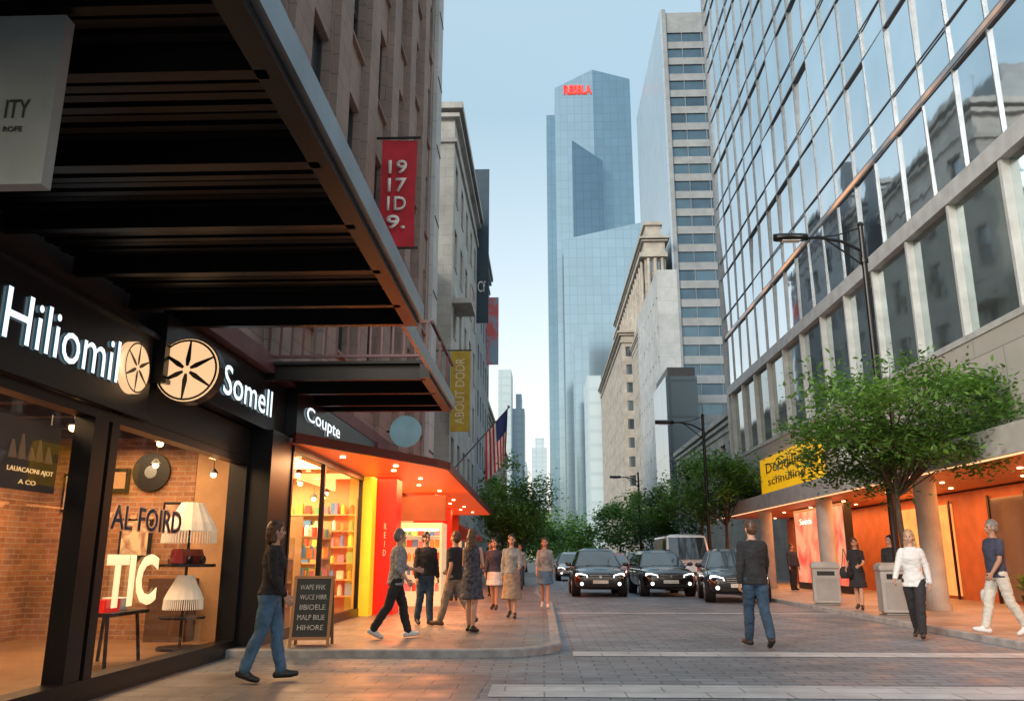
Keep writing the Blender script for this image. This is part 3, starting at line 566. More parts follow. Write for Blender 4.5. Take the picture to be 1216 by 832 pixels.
sa=empty('design_shop',(-6,8.5,0),'black fronted design shop with large glazed windows','shop')
b=MB(); b.box(-4.5,-4.28,3.5,12.0,0,.2); b.box(-4.48,-4.3,3.5,12.0,2.62,2.72)
for y0,y1 in((3.4,3.6),(5.7,5.8),(7.72,7.98),(8.05,8.2),(11.92,12.0)): b.box(-4.5,-4.3,y0,y1,.2,2.62)
b.obj('shopfront_frame',black,sa)
bx1('pillar',black,sa,-4.6,-3.98,12.02,13.0,0,3.15)
bx1('floor',woodfl,sa,-8,-4.5,3.5,13,0.005,.1)
b=MB(); b.box(-8.2,-8,3.5,13,.1,4.2); b.box(-8,-5.5,13.0,13.08,.1,3.3); b.obj('brick_wall',brickin,sa)
bx1('plaster_wall',plasterwarm,sa,-5.49,-4.6,13.0,13.08,.1,3.3)
b=MB(); b.box(-8,-4.5,3.5,13,3.2,3.3)
for i in range(9): b.box(-8,-4.5,4.2+i,4.3+i,3.05,3.199)
b.obj('ceiling',ceil,sa)
b=MB(); b.box(-8.2,-4.45,.5,13.0,3.72,4.2); b.box(-8.2,-4.45,3.3,3.5,0,3.71); b.obj('upper_wall',blackmatte,sa)
def pane(x,y0,y1,z0,z1,par):
    b=MB(); b.add([(x,y0,z0),(x,y1,z0),(x,y1,z1),(x,y0,z1)],[(0,1,2,3)]); b.obj('window_glass',glassS,par,recalc=False)
for y0,y1 in((3.6,5.7),(5.8,7.72),(8.2,11.92)): pane(-4.4,y0,y1,.2,2.62,sa)
sg=empty('shop_sign',(-4.35,7,2.74),'black fascia sign with lit white letters and cream disc','shop sign')
b=MB(); b.box(-4.62,-4.25,3.4,8.62,2.74,3.66); b.box(-4.25,-4.2,3.4,8.66,2.72,2.78); b.box(-4.25,-4.2,3.4,8.66,3.62,3.68); b.obj('sign_panel',signblack,sg)
text('Hiliomil',signwhite,sg,(-4.24,6.08,2.98),*PX,1.80,.42,.022,side=letterside)
b=MB(); b.cone((-4.248,8.15,3.2),(-4.17,8.15,3.2),.27,.27,28); b.obj('disc',cream,sg)
def spokes(c,r,xd,up,n,mat,parent,name='spoke_motif'):
    b=MB(); c=V(c);xd=V(xd);up=V(up);n=V(n); m=6
    for i in range(m):
        t=2*pi*i/m+.45; d=xd*cos(t)+up*sin(t); s=xd*-sin(t)+up*cos(t)
        q=[c+d*r*.13-s*r*.045,c+d*r*.13+s*r*.045,c+d*r*.35+s*r*.085,c+d*r*.97+s*r*.03,c+d*r*.97-s*r*.03,c+d*r*.35-s*r*.085]
        b.add([p+n*.006 for p in q],[(0,1,2,3,4,5)])
    ring=[[c+xd*cos(a)*rr+up*sin(a)*rr+n*.007 for a in [2*pi*k/36 for k in range(36)]] for rr in(r*.96,r*1.03)]; b.loft(ring,0,False)
    return b.obj(name,mat,parent,recalc=False)
spokes((-4.166,8.15,3.2),.255,(0,1,0),(0,0,1),(1,0,0),signblack,sg)
sg=empty('disc_sign',(-3.95,8.85,2.95),'round lit cream blade sign with radial dark spokes','shop sign')
b=MB(); b.cone((-3.93,8.80,3.32),(-3.93,8.95,3.32),.37,.37,36); b.beam((-4.4,8.88,3.3),(-4.25,8.88,3.3),.06,.06); b.obj('sign_drum',black,sg)
b=MB(); b.cone((-3.93,8.785,3.32),(-3.93,8.798,3.32),.355,.355,36); b.obj('disc',cream,sg)
spokes((-3.93,8.78,3.32),.335,(1,0,0),(0,0,1),(0,-1,0),signblack,sg)
sg=empty('shop_sign',(-4.3,11,3.0),'black sign box with lit white letters over window','shop sign')
b=MB(); b.box(-4.6,-4.14,8.67,13.02,3.16,3.95); b.box(-4.14,-4.1,8.67,13.02,3.15,3.2); b.obj('sign_panel',signblack,sg)
text('Somell',signwhite,sg,(-4.13,10.3,3.36),*PX,1.95,.40,.025,side=letterside,bold=.005)
bx1('window_header',black,sa,-4.5,-4.3,8.22,12.0,2.725,3.14)
wl=empty('window_lettering',(-4.39,8.2,.8),'cream and blue lettering applied on shop window','lettering')
text('TIC',M('window_cream_letters',(.9,.75,.45),.5,emit=1.0,ecol=(1,.78,.40)),wl,(-4.38,8.4,.80),*PX,1.15,.54,.006,bold=.03)
text('AL FOIRD',M('letter_pale_edge',(.7,.36,.2),.5,emit=.3,ecol=(1,.4,.18)),wl,(-4.392,8.38,1.57),*PX,1.7,.28,.003,bold=.05)
text('AL FOIRD',M('window_blue_letters',(.035,.06,.11),.5),wl,(-4.387,8.4,1.585),*PX,1.66,.25,.004,bold=.01)
pst=empty('hanging_poster',(-4.6,7.2,1.9),'dark hanging poster with small gold writing in window','poster')
bx1('poster_board',M('poster_dark',(.05,.035,.03),.5),pst,-4.62,-4.58,6.6,7.66,1.88,2.5)
gold=M('gold_text',(.8,.5,.2),.4,emit=.8,ecol=(1,.6,.25))
text('LAUACAONI AJOT',gold,pst,(-4.575,6.92,2.02),*PX,.68,.055,.004); text('A CO',gold,pst,(-4.575,7.1,1.93),*PX,.25,.04,.004)
b=MB()
for i,(yy,hh) in enumerate(((6.95,.16),(7.08,.22),(7.22,.12),(7.34,.2),(7.48,.15))): b.cone((-4.577,yy,2.14),(-4.577,yy,2.14+hh),.05,.012,6)
b.obj('poster_picture',M('poster_picture_bronze',(.3,.16,.08),.6,emit=.1),pst)
shademat=M('pleated_shade',(.7,.64,.55),.7,emit=.22,ecol=(1,.78,.55))
def lampshade(loc,r,h,label):
    b=MB(); n=28; x,y,z=loc
    b.loft([[(x+q*r*cos(2*pi*i/n)*(1+.05*(i%2)),y+q*r*sin(2*pi*i/n)*(1+.05*(i%2)),z+zz*h) for i in range(n)] for q,zz in((.4,1),(.62,.75),(.85,.5),(1,.3))],0,False)
    for i in range(n*2): t=pi*i/n; b.beam((x+r*cos(t),y+r*sin(t),z+h*.3),(x+r*1.03*cos(t),y+r*1.03*sin(t),z),.012,.006)
    return b.obj('lampshade',shademat,recalc=False,label=label,category='lampshade')
LX,LY=-4.92,11.6
b=MB(); b.cone((LX,LY,.1),(LX,LY,.14),.3,.3,20); b.cone((LX,LY,.14),(LX,LY,2.0),.02,.02,8); b.cone((LX,LY,1.18),(LX,LY,1.22),.38,.38,24); b.cone((LX,LY,.5),(LX,LY,.53),.3,.3,24)
b.obj('display_stand',black,label='tall black round tiered display stand in window',category='stand')
lampshade((LX,LY,1.5),.35,.55,'pale fringed lampshade on top of display stand'); lampshade((LX,LY,.62),.25,.45,'small fringed lampshade on lower display tier')
b=MB(); b.loft([[(LX+x*w,LY+y,1.23+z) for x,z in((-.11,0),(.11,0),(.11,.1),(.07,.19),(-.07,.19),(-.11,.1))] for y,w in((-.36,.8),(-.3,1),(.3,1),(.36,.8))])
for y in(-.22,.22): b.cone((LX-.15,LY+y,1.27),(LX+.15,LY+y,1.27),.06,.06,12,1)
b.obj('model_car',[M('dark_red_model',(.2,.02,.02),.3),black],label='small dark red ornamental car on display tier',category='ornament')
def table(x,y,w,d,h):
    e=empty('table',(x,y,.1),'thin-legged black display table in shop window','table'); bx1('table_top',black,e,x-w/2,x+w/2,y-d/2,y+d/2,.1+h-.04,.1+h)
    for sx in(-1,1):
        for sy in(-1,1): b=MB(); b.beam((x+sx*(w/2-.05),y+sy*(d/2-.05),.1),(x+sx*(w/2-.1),y+sy*(d/2-.1),.1+h-.04),.03,.03); b.obj('leg',black,e)
table(-5.1,9.9,.6,.9,.60); table(-5.2,7.0,.6,1.0,.7)
b=MB(); b.cone((-5.1,10.1,.70),(-5.1,10.1,.84),.12,.16,16); b.obj('planter_bowl',whiteM,label='white bowl on black display table',category='bowl')
bx1('red_box',redM,None,-5.05,-4.95,9.55,9.9,.701,.84,label='small red box sign on display table',category='box')
b=MB(); b.cone((-6.2,12.99,2.62),(-6.2,12.93,2.62),.3,.3,28); b.cone((-6.2,12.93,2.62),(-6.2,12.92,2.62),.1,.1,16,1); b.obj('round_wall_plaque',[black,silver],label='black round plaque hung on brick wall',category='wall decoration')
b=MB(); b.box(-6.85,-6.55,12.94,12.99,2.3,2.68); b.box(-6.8,-6.6,12.93,12.939,2.36,2.62,1); b.obj('picture_frame',[black,plasterwarm],label='small framed picture on brick wall',category='picture')
for (a,c,z0,z1) in((-7.6,-7.2,2.0,2.6),(-6.6,-6.1,1.3,1.9),(-5.95,-5.65,1.75,2.15)):
    b=MB(); b.box(a,c,12.94,12.99,z0,z1); b.box(a+.04,c-.04,12.93,12.939,z0+.04,z1-.04,1); b.obj('picture_frame',[black,screenmat('art_print',(.3,.15,.1),(.6,.5,.35),0,4)],label='framed art print on brick wall',category='picture')
bx1('cabinet',M('dark_wood',(.08,.04,.025),.5),None,-5.9,-5.3,12.6,12.99,.1,1.0,label='low dark wooden cabinet by brick wall',category='cabinet')
def pendant(x,y,z,zt,r=.09):
    e=empty('pendant_lamp',(x,y,z),'small warm pendant lamp hanging from ceiling','lamp','warm pendant lamps in the shops')
    b=MB(); b.cone((x,y,z+r),(x,y,zt),.006,.006,6); b.cone((x,y,z+r*.4),(x,y,z+r*1.6),r*1.2,r*.3,14); b.obj('lamp_shade',black,e)
    b=MB(); b.sph((x,y,z),r*.75,0,10,8); b.obj('light_bulb',bulb,e)
for x,y,z in((-5.3,6.6,2.55),(-5.6,7.3,2.7),(-5.2,8.9,2.7),(-6,9.8,2.65),(-5.0,10.6,2.75),(-5.6,11.8,2.6),(-6.8,11,2.7),(-6.4,8.2,2.6),(-4.9,12.2,2.5)): pendant(x,y,z,3.05,.06)
def plant(x,y,z,h,label,pot=whiteM,n=60):
    e=empty('potted_plant',(x,y,z),label,'plant'); b=MB(); b.cone((x,y,z),(x,y,z+h*.35),h*.14,h*.2,16); b.obj('pot',pot,e)
    b=MB()
    for i in range(n):
        t=R.uniform(0,2*pi); l=h*R.uniform(.35,.75); a=R.uniform(.2,1.1); p=V((x,y,z+h*.33)); d=V((cos(t)*sin(a),sin(t)*sin(a),cos(a))); s=V((-sin(t),cos(t),0))*h*.035
        m_=p+d*l*.6; t2=p+d*l+V((0,0,-l*.25)); b.add([p-s*.3,p+s*.3,m_+s,m_-s],[(0,1,2,3)],R.choice((0,1))); b.add([m_-s,m_+s,t2],[(0,1,2)],1)
    b.obj('foliage',leafs[:2],e,recalc=False)
plant(-5.5,6.0,.1,1.6,'tall green plant in pot inside window'); plant(-5.3,7.15,.8,.6,'small plant standing on display table')
sb=empty('gift_shop',(-5.5,16,SW),'brightly lit gift shop with yellow edge and shelves','shop')
bx1('floor',woodfl,sb,-7.5,-4.05,13.09,19,SW+.002,SW+.03)
b=MB(); b.box(-7.6,-7.5,13.09,19.1,.1,3.2); b.box(-7.5,-3.9,19.0,19.1,.1,3.2); b.obj('wall',M('warm_shop_wall',(.7,.48,.24),.7),sb)
bx1('ceiling',M('warm_shop_ceiling',(.65,.42,.2),.7),sb,-7.5,-4.0,13.09,19,3.05,3.15)
b=MB(); b.box(-4.05,-3.95,13.02,18.3,SW,.26); b.box(-4.05,-3.95,13.02,18.3,2.95,3.05)
for y in(13.02,15.0,18.2): b.box(-4.04,-3.96,y,y+.07,.26,2.95)
b.obj('shopfront_frame',black,sb)
for y0,y1 in((13.1,15.0),(15.07,18.2)): pane(-4.0,y0,y1,.26,2.95,sb)
bx1('yellow_pilaster',yellowM,sb,-4.0,-3.74,18.3,18.7,SW,3.05)
bx1('red_wall',redM,sb,-3.98,-3.3,18.78,19.5,SW,3.05)
text('R\nE\nI\nD',whiteM,sb,(-3.56,18.77,1.35),*NY,.06,.7,.006)
sg=empty('shop_sign',(-4.1,15,3.2),'black fascia sign with small lit white letters','shop sign')
bx1('sign_panel',signblack,sg,-4.6,-3.95,13.04,19.4,3.2,3.93)
text('Coupte',signwhite,sg,(-3.94,13.45,3.45),*PX,2.3,.32,.03,side=letterside,bold=.01)
prodm=[M('goods_%s'%n,c,.5,emit=.15) for n,c in(('red',(.6,.06,.04)),('orange',(.75,.28,.05)),('cream',(.75,.6,.4)),('blue',(.08,.2,.4)),('green',(.12,.3,.1)),('yellow',(.8,.55,.08)),('white',(.75,.72,.65)),('pink',(.65,.2,.25)))]
pm=[]
for m_ in prodm:
    for k in range(2):
        b=MB()
        if k==0: b.box(-.07,.07,-.05,.05,0,.2)
        else: b.cone((0,0,0),(0,0,.14),.05,.05,12); b.cone((0,0,.14),(0,0,.2),.05,.02,12)
        pm.append(b.mesh('packaged_goods',[m_]))
def goods(x,y,z,s,sz,lab,grp):
    ob=D.objects.new('packaged_goods',R.choice(pm)); C.objects.link(ob); ob.location=(x,y,z); ob.scale=(s,s,sz); ob['label']=lab; ob['category']='packaged goods'; ob['group']=grp
shelfm=M('shelf_wood',(.45,.28,.14),.6)
def shelf(x0,x1,y0,y1,zs,label):
    e=empty('shelving_unit',((x0+x1)/2,(y0+y1)/2,SW),label,'shelf'); b=MB()
    for z in zs: b.box(x0,x1,y0,y1,z-.03,z)
    b.obj('shelf_boards',shelfm,e)
    al_=x1-x0>y1-y0
    for k in(0,1):
        b=MB()
        if al_: b.box(*((x0-.04,x0-.002) if k==0 else (x1+.002,x1+.04)),y0,y1,SW+.03,zs[-1]+.35)
        else: b.box(x0,x1,*((y0-.04,y0-.002) if k==0 else (y1+.002,y1+.04)),SW+.03,zs[-1]+.35)
        b.obj('shelf_side',shelfm,e)
    for z in zs:
        L_=max(x1-x0,y1-y0); n=int(L_/.19)
        for i in range(n):
            if R.random()<.06: continue
            t=(i+.5)/n; s=R.uniform(.85,1.25); goods(x0+(x1-x0)*t if al_ else (x0+x1)/2+.04,(y0+y1)/2 if al_ else y0+(y1-y0)*t,z,s,s*R.uniform(.8,1.2),'small colourful packaged goods standing on shop shelf','goods on shop shelves')
shelf(-6.2,-4.2,18.65,18.95,(.5,.85,1.2,1.55,1.9,2.25),'wooden wall shelves filled with colourful goods')
shelf(-4.75,-4.45,13.6,15.0,(.5,.9,1.3),'low shelf of goods behind the glass')
shelf(-4.75,-4.45,15.5,17.6,(.5,.9,1.3,1.7),'glass-side shelf of goods in gift shop')
shelf(-7.4,-7.1,13.6,18.4,(.5,.9,1.3,1.7,2.1),'long wall shelf of goods at back')
for i,(x,y,z) in enumerate(((-4.6,14,2.6),(-5.2,15,2.65),(-4.7,16,2.7),(-5.4,16.6,2.5),(-4.5,17.2,2.6),(-5.0,18.1,2.55),(-5.8,17.5,2.7),(-4.4,14.8,2.75),(-4.35,16.4,2.45),(-5.6,14.4,2.6))): pendant(x,y,z,3.05,.07)
rc=empty('lit_canopy',(-3,24,3.1),'black edged canopy with glowing orange soffit and downlights','canopy')
out=[(-3.93,12.9),(-3.1,14.6),(-2.15,16.6),(-1.95,17.2),(-2.2,36),(-4.0,36)]
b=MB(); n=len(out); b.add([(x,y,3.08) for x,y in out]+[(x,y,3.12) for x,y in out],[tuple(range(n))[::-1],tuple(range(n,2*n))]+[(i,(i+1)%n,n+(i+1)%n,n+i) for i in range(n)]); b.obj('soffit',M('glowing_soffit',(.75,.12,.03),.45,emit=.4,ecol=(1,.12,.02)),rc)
b=MB()
for p,q in zip(out[:-1],out[1:-1]): b.beam((p[0],p[1],3.15),(q[0],q[1],3.15),.07,.16)
b.obj('fascia',M('dark_red_fascia',(.12,.015,.015),.4),rc)
for i in range(10): b=MB(); x=-3.1+(i%2)*.3; b.cone((x,17.2+i*1.8,3.05),(x,17.2+i*1.8,3.078),.05,.05,10); b.obj('downlight',bulb,rc)
for x,y in((-3.6,14.8),(-2.9,16.3)): b=MB(); b.cone((x,y,3.05),(x,y,3.078),.05,.05,10); b.obj('downlight',bulb,rc)
fs=empty('food_shop',(-5.5,28,SW),'red and orange food shop open to the pavement','shop')
b=MB(); b.box(-8,-7.9,19.2,36,SW,3.1); b.box(-8,-3.6,35.9,36,SW,3.1); b.obj('wall',M('orange_wall',(.5,.11,.035),.6),fs)
for y in(26.5,31): bx1('red_pillar',redM,fs,-4.1,-3.4,y,y+.45,SW,3.07)
bx1('red_wall',redM,fs,-4,-3.9,31.5,35.9,SW,3.05); bx1('header_band',M('dark_header',(.10,.035,.02),.5),fs,-5.2,-2.7,23.25,23.35,2.3,3.0)
bx1('ceiling',orangeceil,fs,-7.9,-4.0,19.5,36,3.0,3.07)
rf=empty('refrigerated_display',(-3.5,23,SW),'brightly lit open refrigerated food display with shelves','display fridge')
b=MB(); b.box(-4.3,-2.65,22.7,23.2,SW,2.2); b.box(-4.3,-4.24,22.1,22.69,SW,2.2); b.box(-2.71,-2.65,22.1,22.69,SW,2.2); b.box(-4.24,-2.71,22.1,22.69,2.05,2.2); b.box(-4.24,-2.71,22.1,22.69,SW,.45); b.obj('cabinet',M('fridge_cream_glow',(.75,.62,.45),.4,emit=.5,ecol=(1,.68,.36)),rf)  # shelf glow put into the cream cabinet as emission
b=MB()
for z in(.85,1.2,1.55,1.85): b.box(-4.23,-2.72,22.2,22.69,z,z+.02)
b.obj('shelf_boards',whiteM,rf)
bx1('strip_light',M('cool_strip',(1,.95,.85),.5,emit=5,ecol=(1,.85,.6)),rf,-4.2,-2.75,22.15,22.2,2.0,2.045)
for z in(.46,.87,1.22,1.57,1.87):
    for i in range(10): s=R.uniform(.8,1.15); goods(-4.14+i*.15,22.35,z,s,s*(.6 if z>1.8 else 1),'packaged food standing in lit refrigerated display','goods in refrigerated display')
b=MB(); b.box(-4.25,-4.0,9.2,29.2,3.98,4.24); b.obj('cornice_band',maroon,label='dark maroon metal band running above shop signs',category='cornice')
bx1('cornice_band',maroon,None,-4.2,-3.9,19.45,29.2,3.15,3.97,label='dark red fascia band above food shop',category='fascia')
bx1('floor_slab',blackmatte,None,-15.9,-4.25,13.1,29.2,3.2,3.97,label='dark slab between shops and upper storeys',category='building')
for i,(y,c) in enumerate(((38,(.5,.03,.03)),(47,(.45,.05,.03)),(54,(.1,.12,.1)))):
    b=MB(); x=-5.0 if y>43 else -6.0; b.loft([[(x,y+a,3.3),(x+1.3,y+a,2.5),(x+1.3,y+a,2.3),(x,y+a,2.3)] for a in(0,4.5)]); b.obj('awning',M('awning_cloth_%s'%('red','brick','green')[i],c,.8,emit=.1),label='sloping fabric awning over small shopfront',category='awning')
    bx1('lit_shopfront',M('warm_lit_front',(.6,.3,.12),.4,emit=.9,ecol=(1,.5,.2),var=.8,scale=1.2),None,x+.01,x+.05,y,y+4.4,SW+.3,2.28,label='warm lit shop window under awning',category='shop window')
hs_=empty('hanging_sign',(-3.4,3.6,3.0),'large pale grey hanging sign with dark lettering','sign')
bx1('sign_panel',M('pale_grey_sign',(.27,.30,.30),.5),hs_,-4.38,-2.42,3.6,3.68,3.06,4.0)
dgt=M('dark_grey_text',(.03,.03,.03),.5)
text('ITY',dgt,hs_,(-2.655,3.596,3.415),*NY,.12,.10,.004); text('ROFE',dgt,hs_,(-2.65,3.596,3.34),*NY,.095,.028,.004)
rb=empty('street_banner',(-4.1,19.2,8.8),'long red vertical banner with white numerals on wall','banner')
rr=[]
for i in range(9): t=i/8; rr.append([(-4.05,19.2+.05*sin(t*5),11.75-t*2.95),(-3.15,19.2+.08*sin(t*6+1),11.75-t*2.95)])
b=MB(); b.add([p for r in rr for p in r],[(2*i,2*i+1,2*i+3,2*i+2) for i in range(8)]); b.obj('banner_cloth',M('red_banner',(.5,.025,.04),.8),rb,smooth=True,recalc=False)
for z in(11.8,8.78): b=MB(); b.beam((-4.2,19.2,z),(-3.05,19.2,z),.05,.05); b.obj('banner_pole',black,rb)
wt=M('banner_white',(.75,.72,.7),.7)
for i,s_ in enumerate(('19','17','1D','9.')): text(s_,wt,rb,(-3.85,19.1,10.75-i*.5),*NY,.48,.38,.004,bold=.02)
yb=empty('street_banner',(-4.5,43.4,8),'muted gold vertical banner with pale lettering on building','banner')
bx1('banner_cloth',M('gold_banner',(.46,.32,.04),.8),yb,-4.9,-3.85,43.4,43.46,7.8,12.2); b=MB(); b.beam((-5.9,43.43,12.25),(-3.8,43.43,12.25),.06,.06); b.obj('banner_pole',black,yb)
text('ABOUT DODR',M('banner_pale',(.68,.60,.42),.7),yb,(-4.15,43.39,8.2),(0,0,1),(0,-1,0),3.6,.5,.004)
db=empty('street_banner',(-4.9,61.6,18),'tall dark blue vertical banner with small white mark','banner')
bx1('banner_cloth',M('navy_banner',(.03,.06,.09),.7),db,-5.4,-4.1,61.5,61.6,19,32); text('Cf',wt,db,(-4.95,61.48,21.5),*NY,.6,.9,.01)
pk=empty('billboard',(-4.9,80,18),'pink and cyan vertical billboard on grey building','billboard')
bx1('billboard_panel',screenmat('pink_billboard',(.7,.12,.12),(.25,.4,.5),.0,.5),pk,-5.6,-4.3,80,80.2,20,27)
bd=empty('disc_sign',(-3.7,21.6,4),'pale blue round sign projecting from wall','shop sign')
b=MB(); b.cone((-3.62,21.6,4.55),(-3.62,21.7,4.55),.42,.42,28); b.obj('disc',M('pale_blue_disc',(.2,.42,.5),.5,emit=.1),bd); b=MB(); b.beam((-4.2,21.65,4.55),(-4.0,21.65,4.55),.05,.05); b.obj('bracket',black,bd)
fl=empty('flag',(-4.9,44,6.5),'american flag hanging from angled pole on building','flag')
b=MB(); b.cone((-5,44.1,5.6),(-1.75,43,9.0),.04,.03,8); b.sph((-1.75,43,9.05),.08); b.obj('flag_pole',silver,fl)
red=M('flag_red',(.6,.03,.04),.8,emit=.03); wh=M('flag_white',(.78,.75,.72),.8,emit=.03); bl=M('flag_blue',(.03,.05,.18),.8)
b=MB(); nx=13; nz=16
def FP(i,j):
    u=i/nx; w=j/nz
    return V((-1.8-1.2*(1-u),43.02+.4*(1-u),8.92-1.26*(1-u)))+V((.12*w*sin(u*4),.14*sin(u*9+w*2)*(.3+w),-2.5*w))
for i in range(nx):
    for j in range(nz): b.add([FP(i,j),FP(i+1,j),FP(i+1,j+1),FP(i,j+1)],[(0,1,2,3)],2 if (i>=6 and j<7) else (i%2))
b.obj('flag_cloth',[red,wh,bl],fl,smooth=True,recalc=False)
cb=empty('chalkboard_sign',(-3.3,12.25,SW),'wood framed a-board chalkboard with handwritten menu','sandwich board',rot=rad(6))
for sgn in(-1,1):
    b=MB(); T_=lambda x,z,d:(x,sgn*(.22*(1-z/.95))+sgn*d,z)
    def bx(x0,x1,z0,z1,d0,d1,m):
        b.add([T_(x0,z0,d0),T_(x1,z0,d0),T_(x1,z0,d1),T_(x0,z0,d1),T_(x0,z1,d0),T_(x1,z1,d0),T_(x1,z1,d1),T_(x0,z1,d1)],[(0,3,2,1),(4,5,6,7),(0,1,5,4),(1,2,6,5),(2,3,7,6),(3,0,4,7)],m)
    bx(-.24,.24,.13,.91,0,.012,0); bx(-.28,-.24,0,.95,-.004,.02,1); bx(.24,.28,0,.95,-.004,.02,1); bx(-.24,.24,.91,.95,-.004,.02,1); bx(-.24,.24,.09,.13,-.004,.02,1)
    b.obj('board',[M('chalkboard',(.02,.028,.03),.7),M('oak_frame',(.3,.16,.07),.5)],cb,local=True)
chalk=M('chalk',(.45,.47,.45),.8,var=.5,scale=30)
for i,s_ in enumerate(('WAPE PFIK','WUCE MIRR','IIBIDELE','MALP BILIE','HIHORE')):
    z=.76-i*.135; text(s_,chalk,cb,(-.19+.01*(i%3),-(.22*(1-z/.95))-.018,z),(1,0,0),(0,-.97,.22),.36+.02*(i%2),.07,.002,local=True)
# ---------------------------------------------------------------- street lamps
def lamp(x,y,h,k=1,label='tall dark street lamp with curved arm over road'):
    e=empty('street_lamp',(x,y,SW),label,'street lamp','street lamps along the road')
    b=MB(); b.cone((0,0,0),(0,0,.5),.16,.14,14); b.cone((0,0,.5),(0,0,.6),.14,.09,14); b.cone((0,0,.6),(0,0,h),.09,.065,14); b.sph((0,0,h+.02),.08); b.cone((0,0,h-1.0),(0,0,h-.9),.1,.1,14); b.obj('pole',black,e,local=True)
    b=MB(); pts=[V((0,0,h-.7)),V((-.5*k,0,h-.42)),V((-1.1*k,0,h-.3)),V((-1.5*k,0,h-.33))]; b.tube(pts,[.04]*4,8); b.tube([V((0,0,h-1.1)),V((-.4*k,0,h-.75)),V((-.9*k,0,h-.36))],[.022]*3,6); b.tube([V((0,0,h-.05)),V((-.6*k,0,h-.25)),V((-1.1*k,0,h-.3))],[.018]*3,6); b.obj('arm',black,e,local=True)
    b=MB(); b.loft([[(-1.35*k-t*.85,wd*cos(q)*.19,h-.33+sin(q)*.14*(1 if sin(q)>0 else .4)) for q in [2*pi*j/12 for j in range(12)]] for t,wd in((0,.35),(.2,.8),(.6,1),(.9,.75),(1,.3))]); b.obj('lamp_head',black,e,local=True,smooth=True)
    b=MB(); b.box(-1.35*k-.65,-1.35*k-.2,-.1,.1,h-.40,h-.387); b.obj('lens',whiteM,e,local=True)
lamp(8.1,19.8,9.35); lamp(7.45,38.2,7.6); lamp(7.45,65,7.6)
def bin_(x,y,rot):
    e=empty('litter_bin',(x,y,SW),'plain pale grey boxy litter bin with lid','litter bin','litter bins on the pavement',rot=rot)
    g=M('bin_grey',(.30,.30,.29),.5)
    b=MB(); b.box(-.34,.34,-.3,.3,.05,.92); b.box(-.28,.28,-.24,.24,0,.05); b.obj('bin_body',g,e,local=True,bevel=.02)
    b=MB(); b.loft([[(q*.36*k,w_*.32*k,z) for q,w_ in((-1,-1),(1,-1),(1,1),(-1,1))] for z,k in((.93,1),(1.02,1),(1.1,.8))]); b.obj('bin_lid',g,e,local=True,bevel=.02)
    b=MB(); b.box(-.27,.27,-.306,-.301,.12,.68); b.obj('front_panel',M('bin_panel_grey',(.24,.245,.24),.4),e,local=True)
    b=MB(); b.box(-.22,.22,-.304,-.301,.75,.86); b.obj('slot',black,e,local=True)
bin_(7.55,23.2,rad(-15)); bin_(7.75,19.2,rad(-10))
plant(10.9,19.6,SW,1.1,'leafy plant in dark pot beside arcade column',black,80)
# ---------------------------------------------------------------- trees
def tree(x,y,h,z0,rx,ncl,nl,ls,label,seed,trunk=.11,group=None,flat=.35,zb=SW,low=1.0,ck=1.25):
    r=random.Random(seed); e=empty('tree',(x,y,zb),label,'tree',group)
    H=h-zb; Z0=z0-zb; b=MB(); pts=[];rs=[]
    top=Z0+(H-Z0)*.55
    for i in range(8):
        t=i/7; pts.append(V((.10*sin(t*3+seed)-.10*sin(seed),.1*sin(t*4+seed*2)*t,top*t))); rs.append(trunk*(1-.65*t)*(1.3 if i==0 else 1))
    b.tube(pts,rs,10)
    cl=[]
    for i in range(ncl):
        while True:
            u=V((r.uniform(-1,1),r.uniform(-1,1),r.uniform(-1,1)))
            if .15<u.length<1: break
        zc=(Z0+H)/2; zz=u.z*(H-Z0)/2
        k=low+(1-low)*(u.z+1) if u.z<0 else 1-.3*u.z
        c=V((u.x*rx*k,u.y*rx*k,zc+zz)); cl.append(c)
        s0=pts[min(7,4+int(3*r.random()))]; mid=s0.lerp(c,.5)+V((0,0,.12*(c-s0).length))
        if i<ncl*.6 or ncl<30: b.tube([s0,mid,c],[trunk*.3,trunk*.16,trunk*.05],6)
    b.obj('trunk',bark,e,local=True,smooth=True)
    b=MB(); per=nl//ncl; cr=rx*ck/ncl**.36
    for c in cl:
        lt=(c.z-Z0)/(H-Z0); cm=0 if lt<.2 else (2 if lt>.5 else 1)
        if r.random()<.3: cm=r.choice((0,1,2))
        cx=cr*r.uniform(.6,1.25); n2=int(per*r.uniform(.6,1.4))
        for _ in range(n2):
            p=c+V((r.gauss(0,.5)*cx,r.gauss(0,.5)*cx,r.gauss(0,.5)*cx*flat*1.4))
            a=V((r.gauss(0,1),r.gauss(0,1),r.gauss(0,.45))).normalized(); q=a.cross(V((r.gauss(0,.5),r.gauss(0,.5),1))).normalized(); s=ls*r.uniform(.6,1.3)
            b.add([p-a*s,p-q*s*.42,p+a*s,p+q*s*.42],[(0,1,2,3)],cm if r.random()<.75 else r.choice((0,1,2)))
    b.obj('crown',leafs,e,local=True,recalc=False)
tree(7.72,18.2,5.75,2.75,2.65,74,20000,.075,'spreading green street tree with thin trunk by arcade',3,trunk=.085,flat=.30,low=.85,ck=1.35)
G='street trees along the road'
tree(8.3,45,6.9,2.9,2.1,26,6500,.12,'leafy street tree beside the arcade',5,group=G,flat=.6)
tree(8.2,38.5,6.0,3.0,1.7,24,6000,.11,'leafy street tree beside the arcade',6,group=G,flat=.6)
tree(8.2,56,6.4,2.2,2.4,26,5500,.15,'leafy street tree beside parked cars',8,group=G,flat=.6)
tree(8.0,68,6.5,2.0,2.8,24,4500,.18,'leafy street tree beside parked cars',9,group=G,flat=.6)
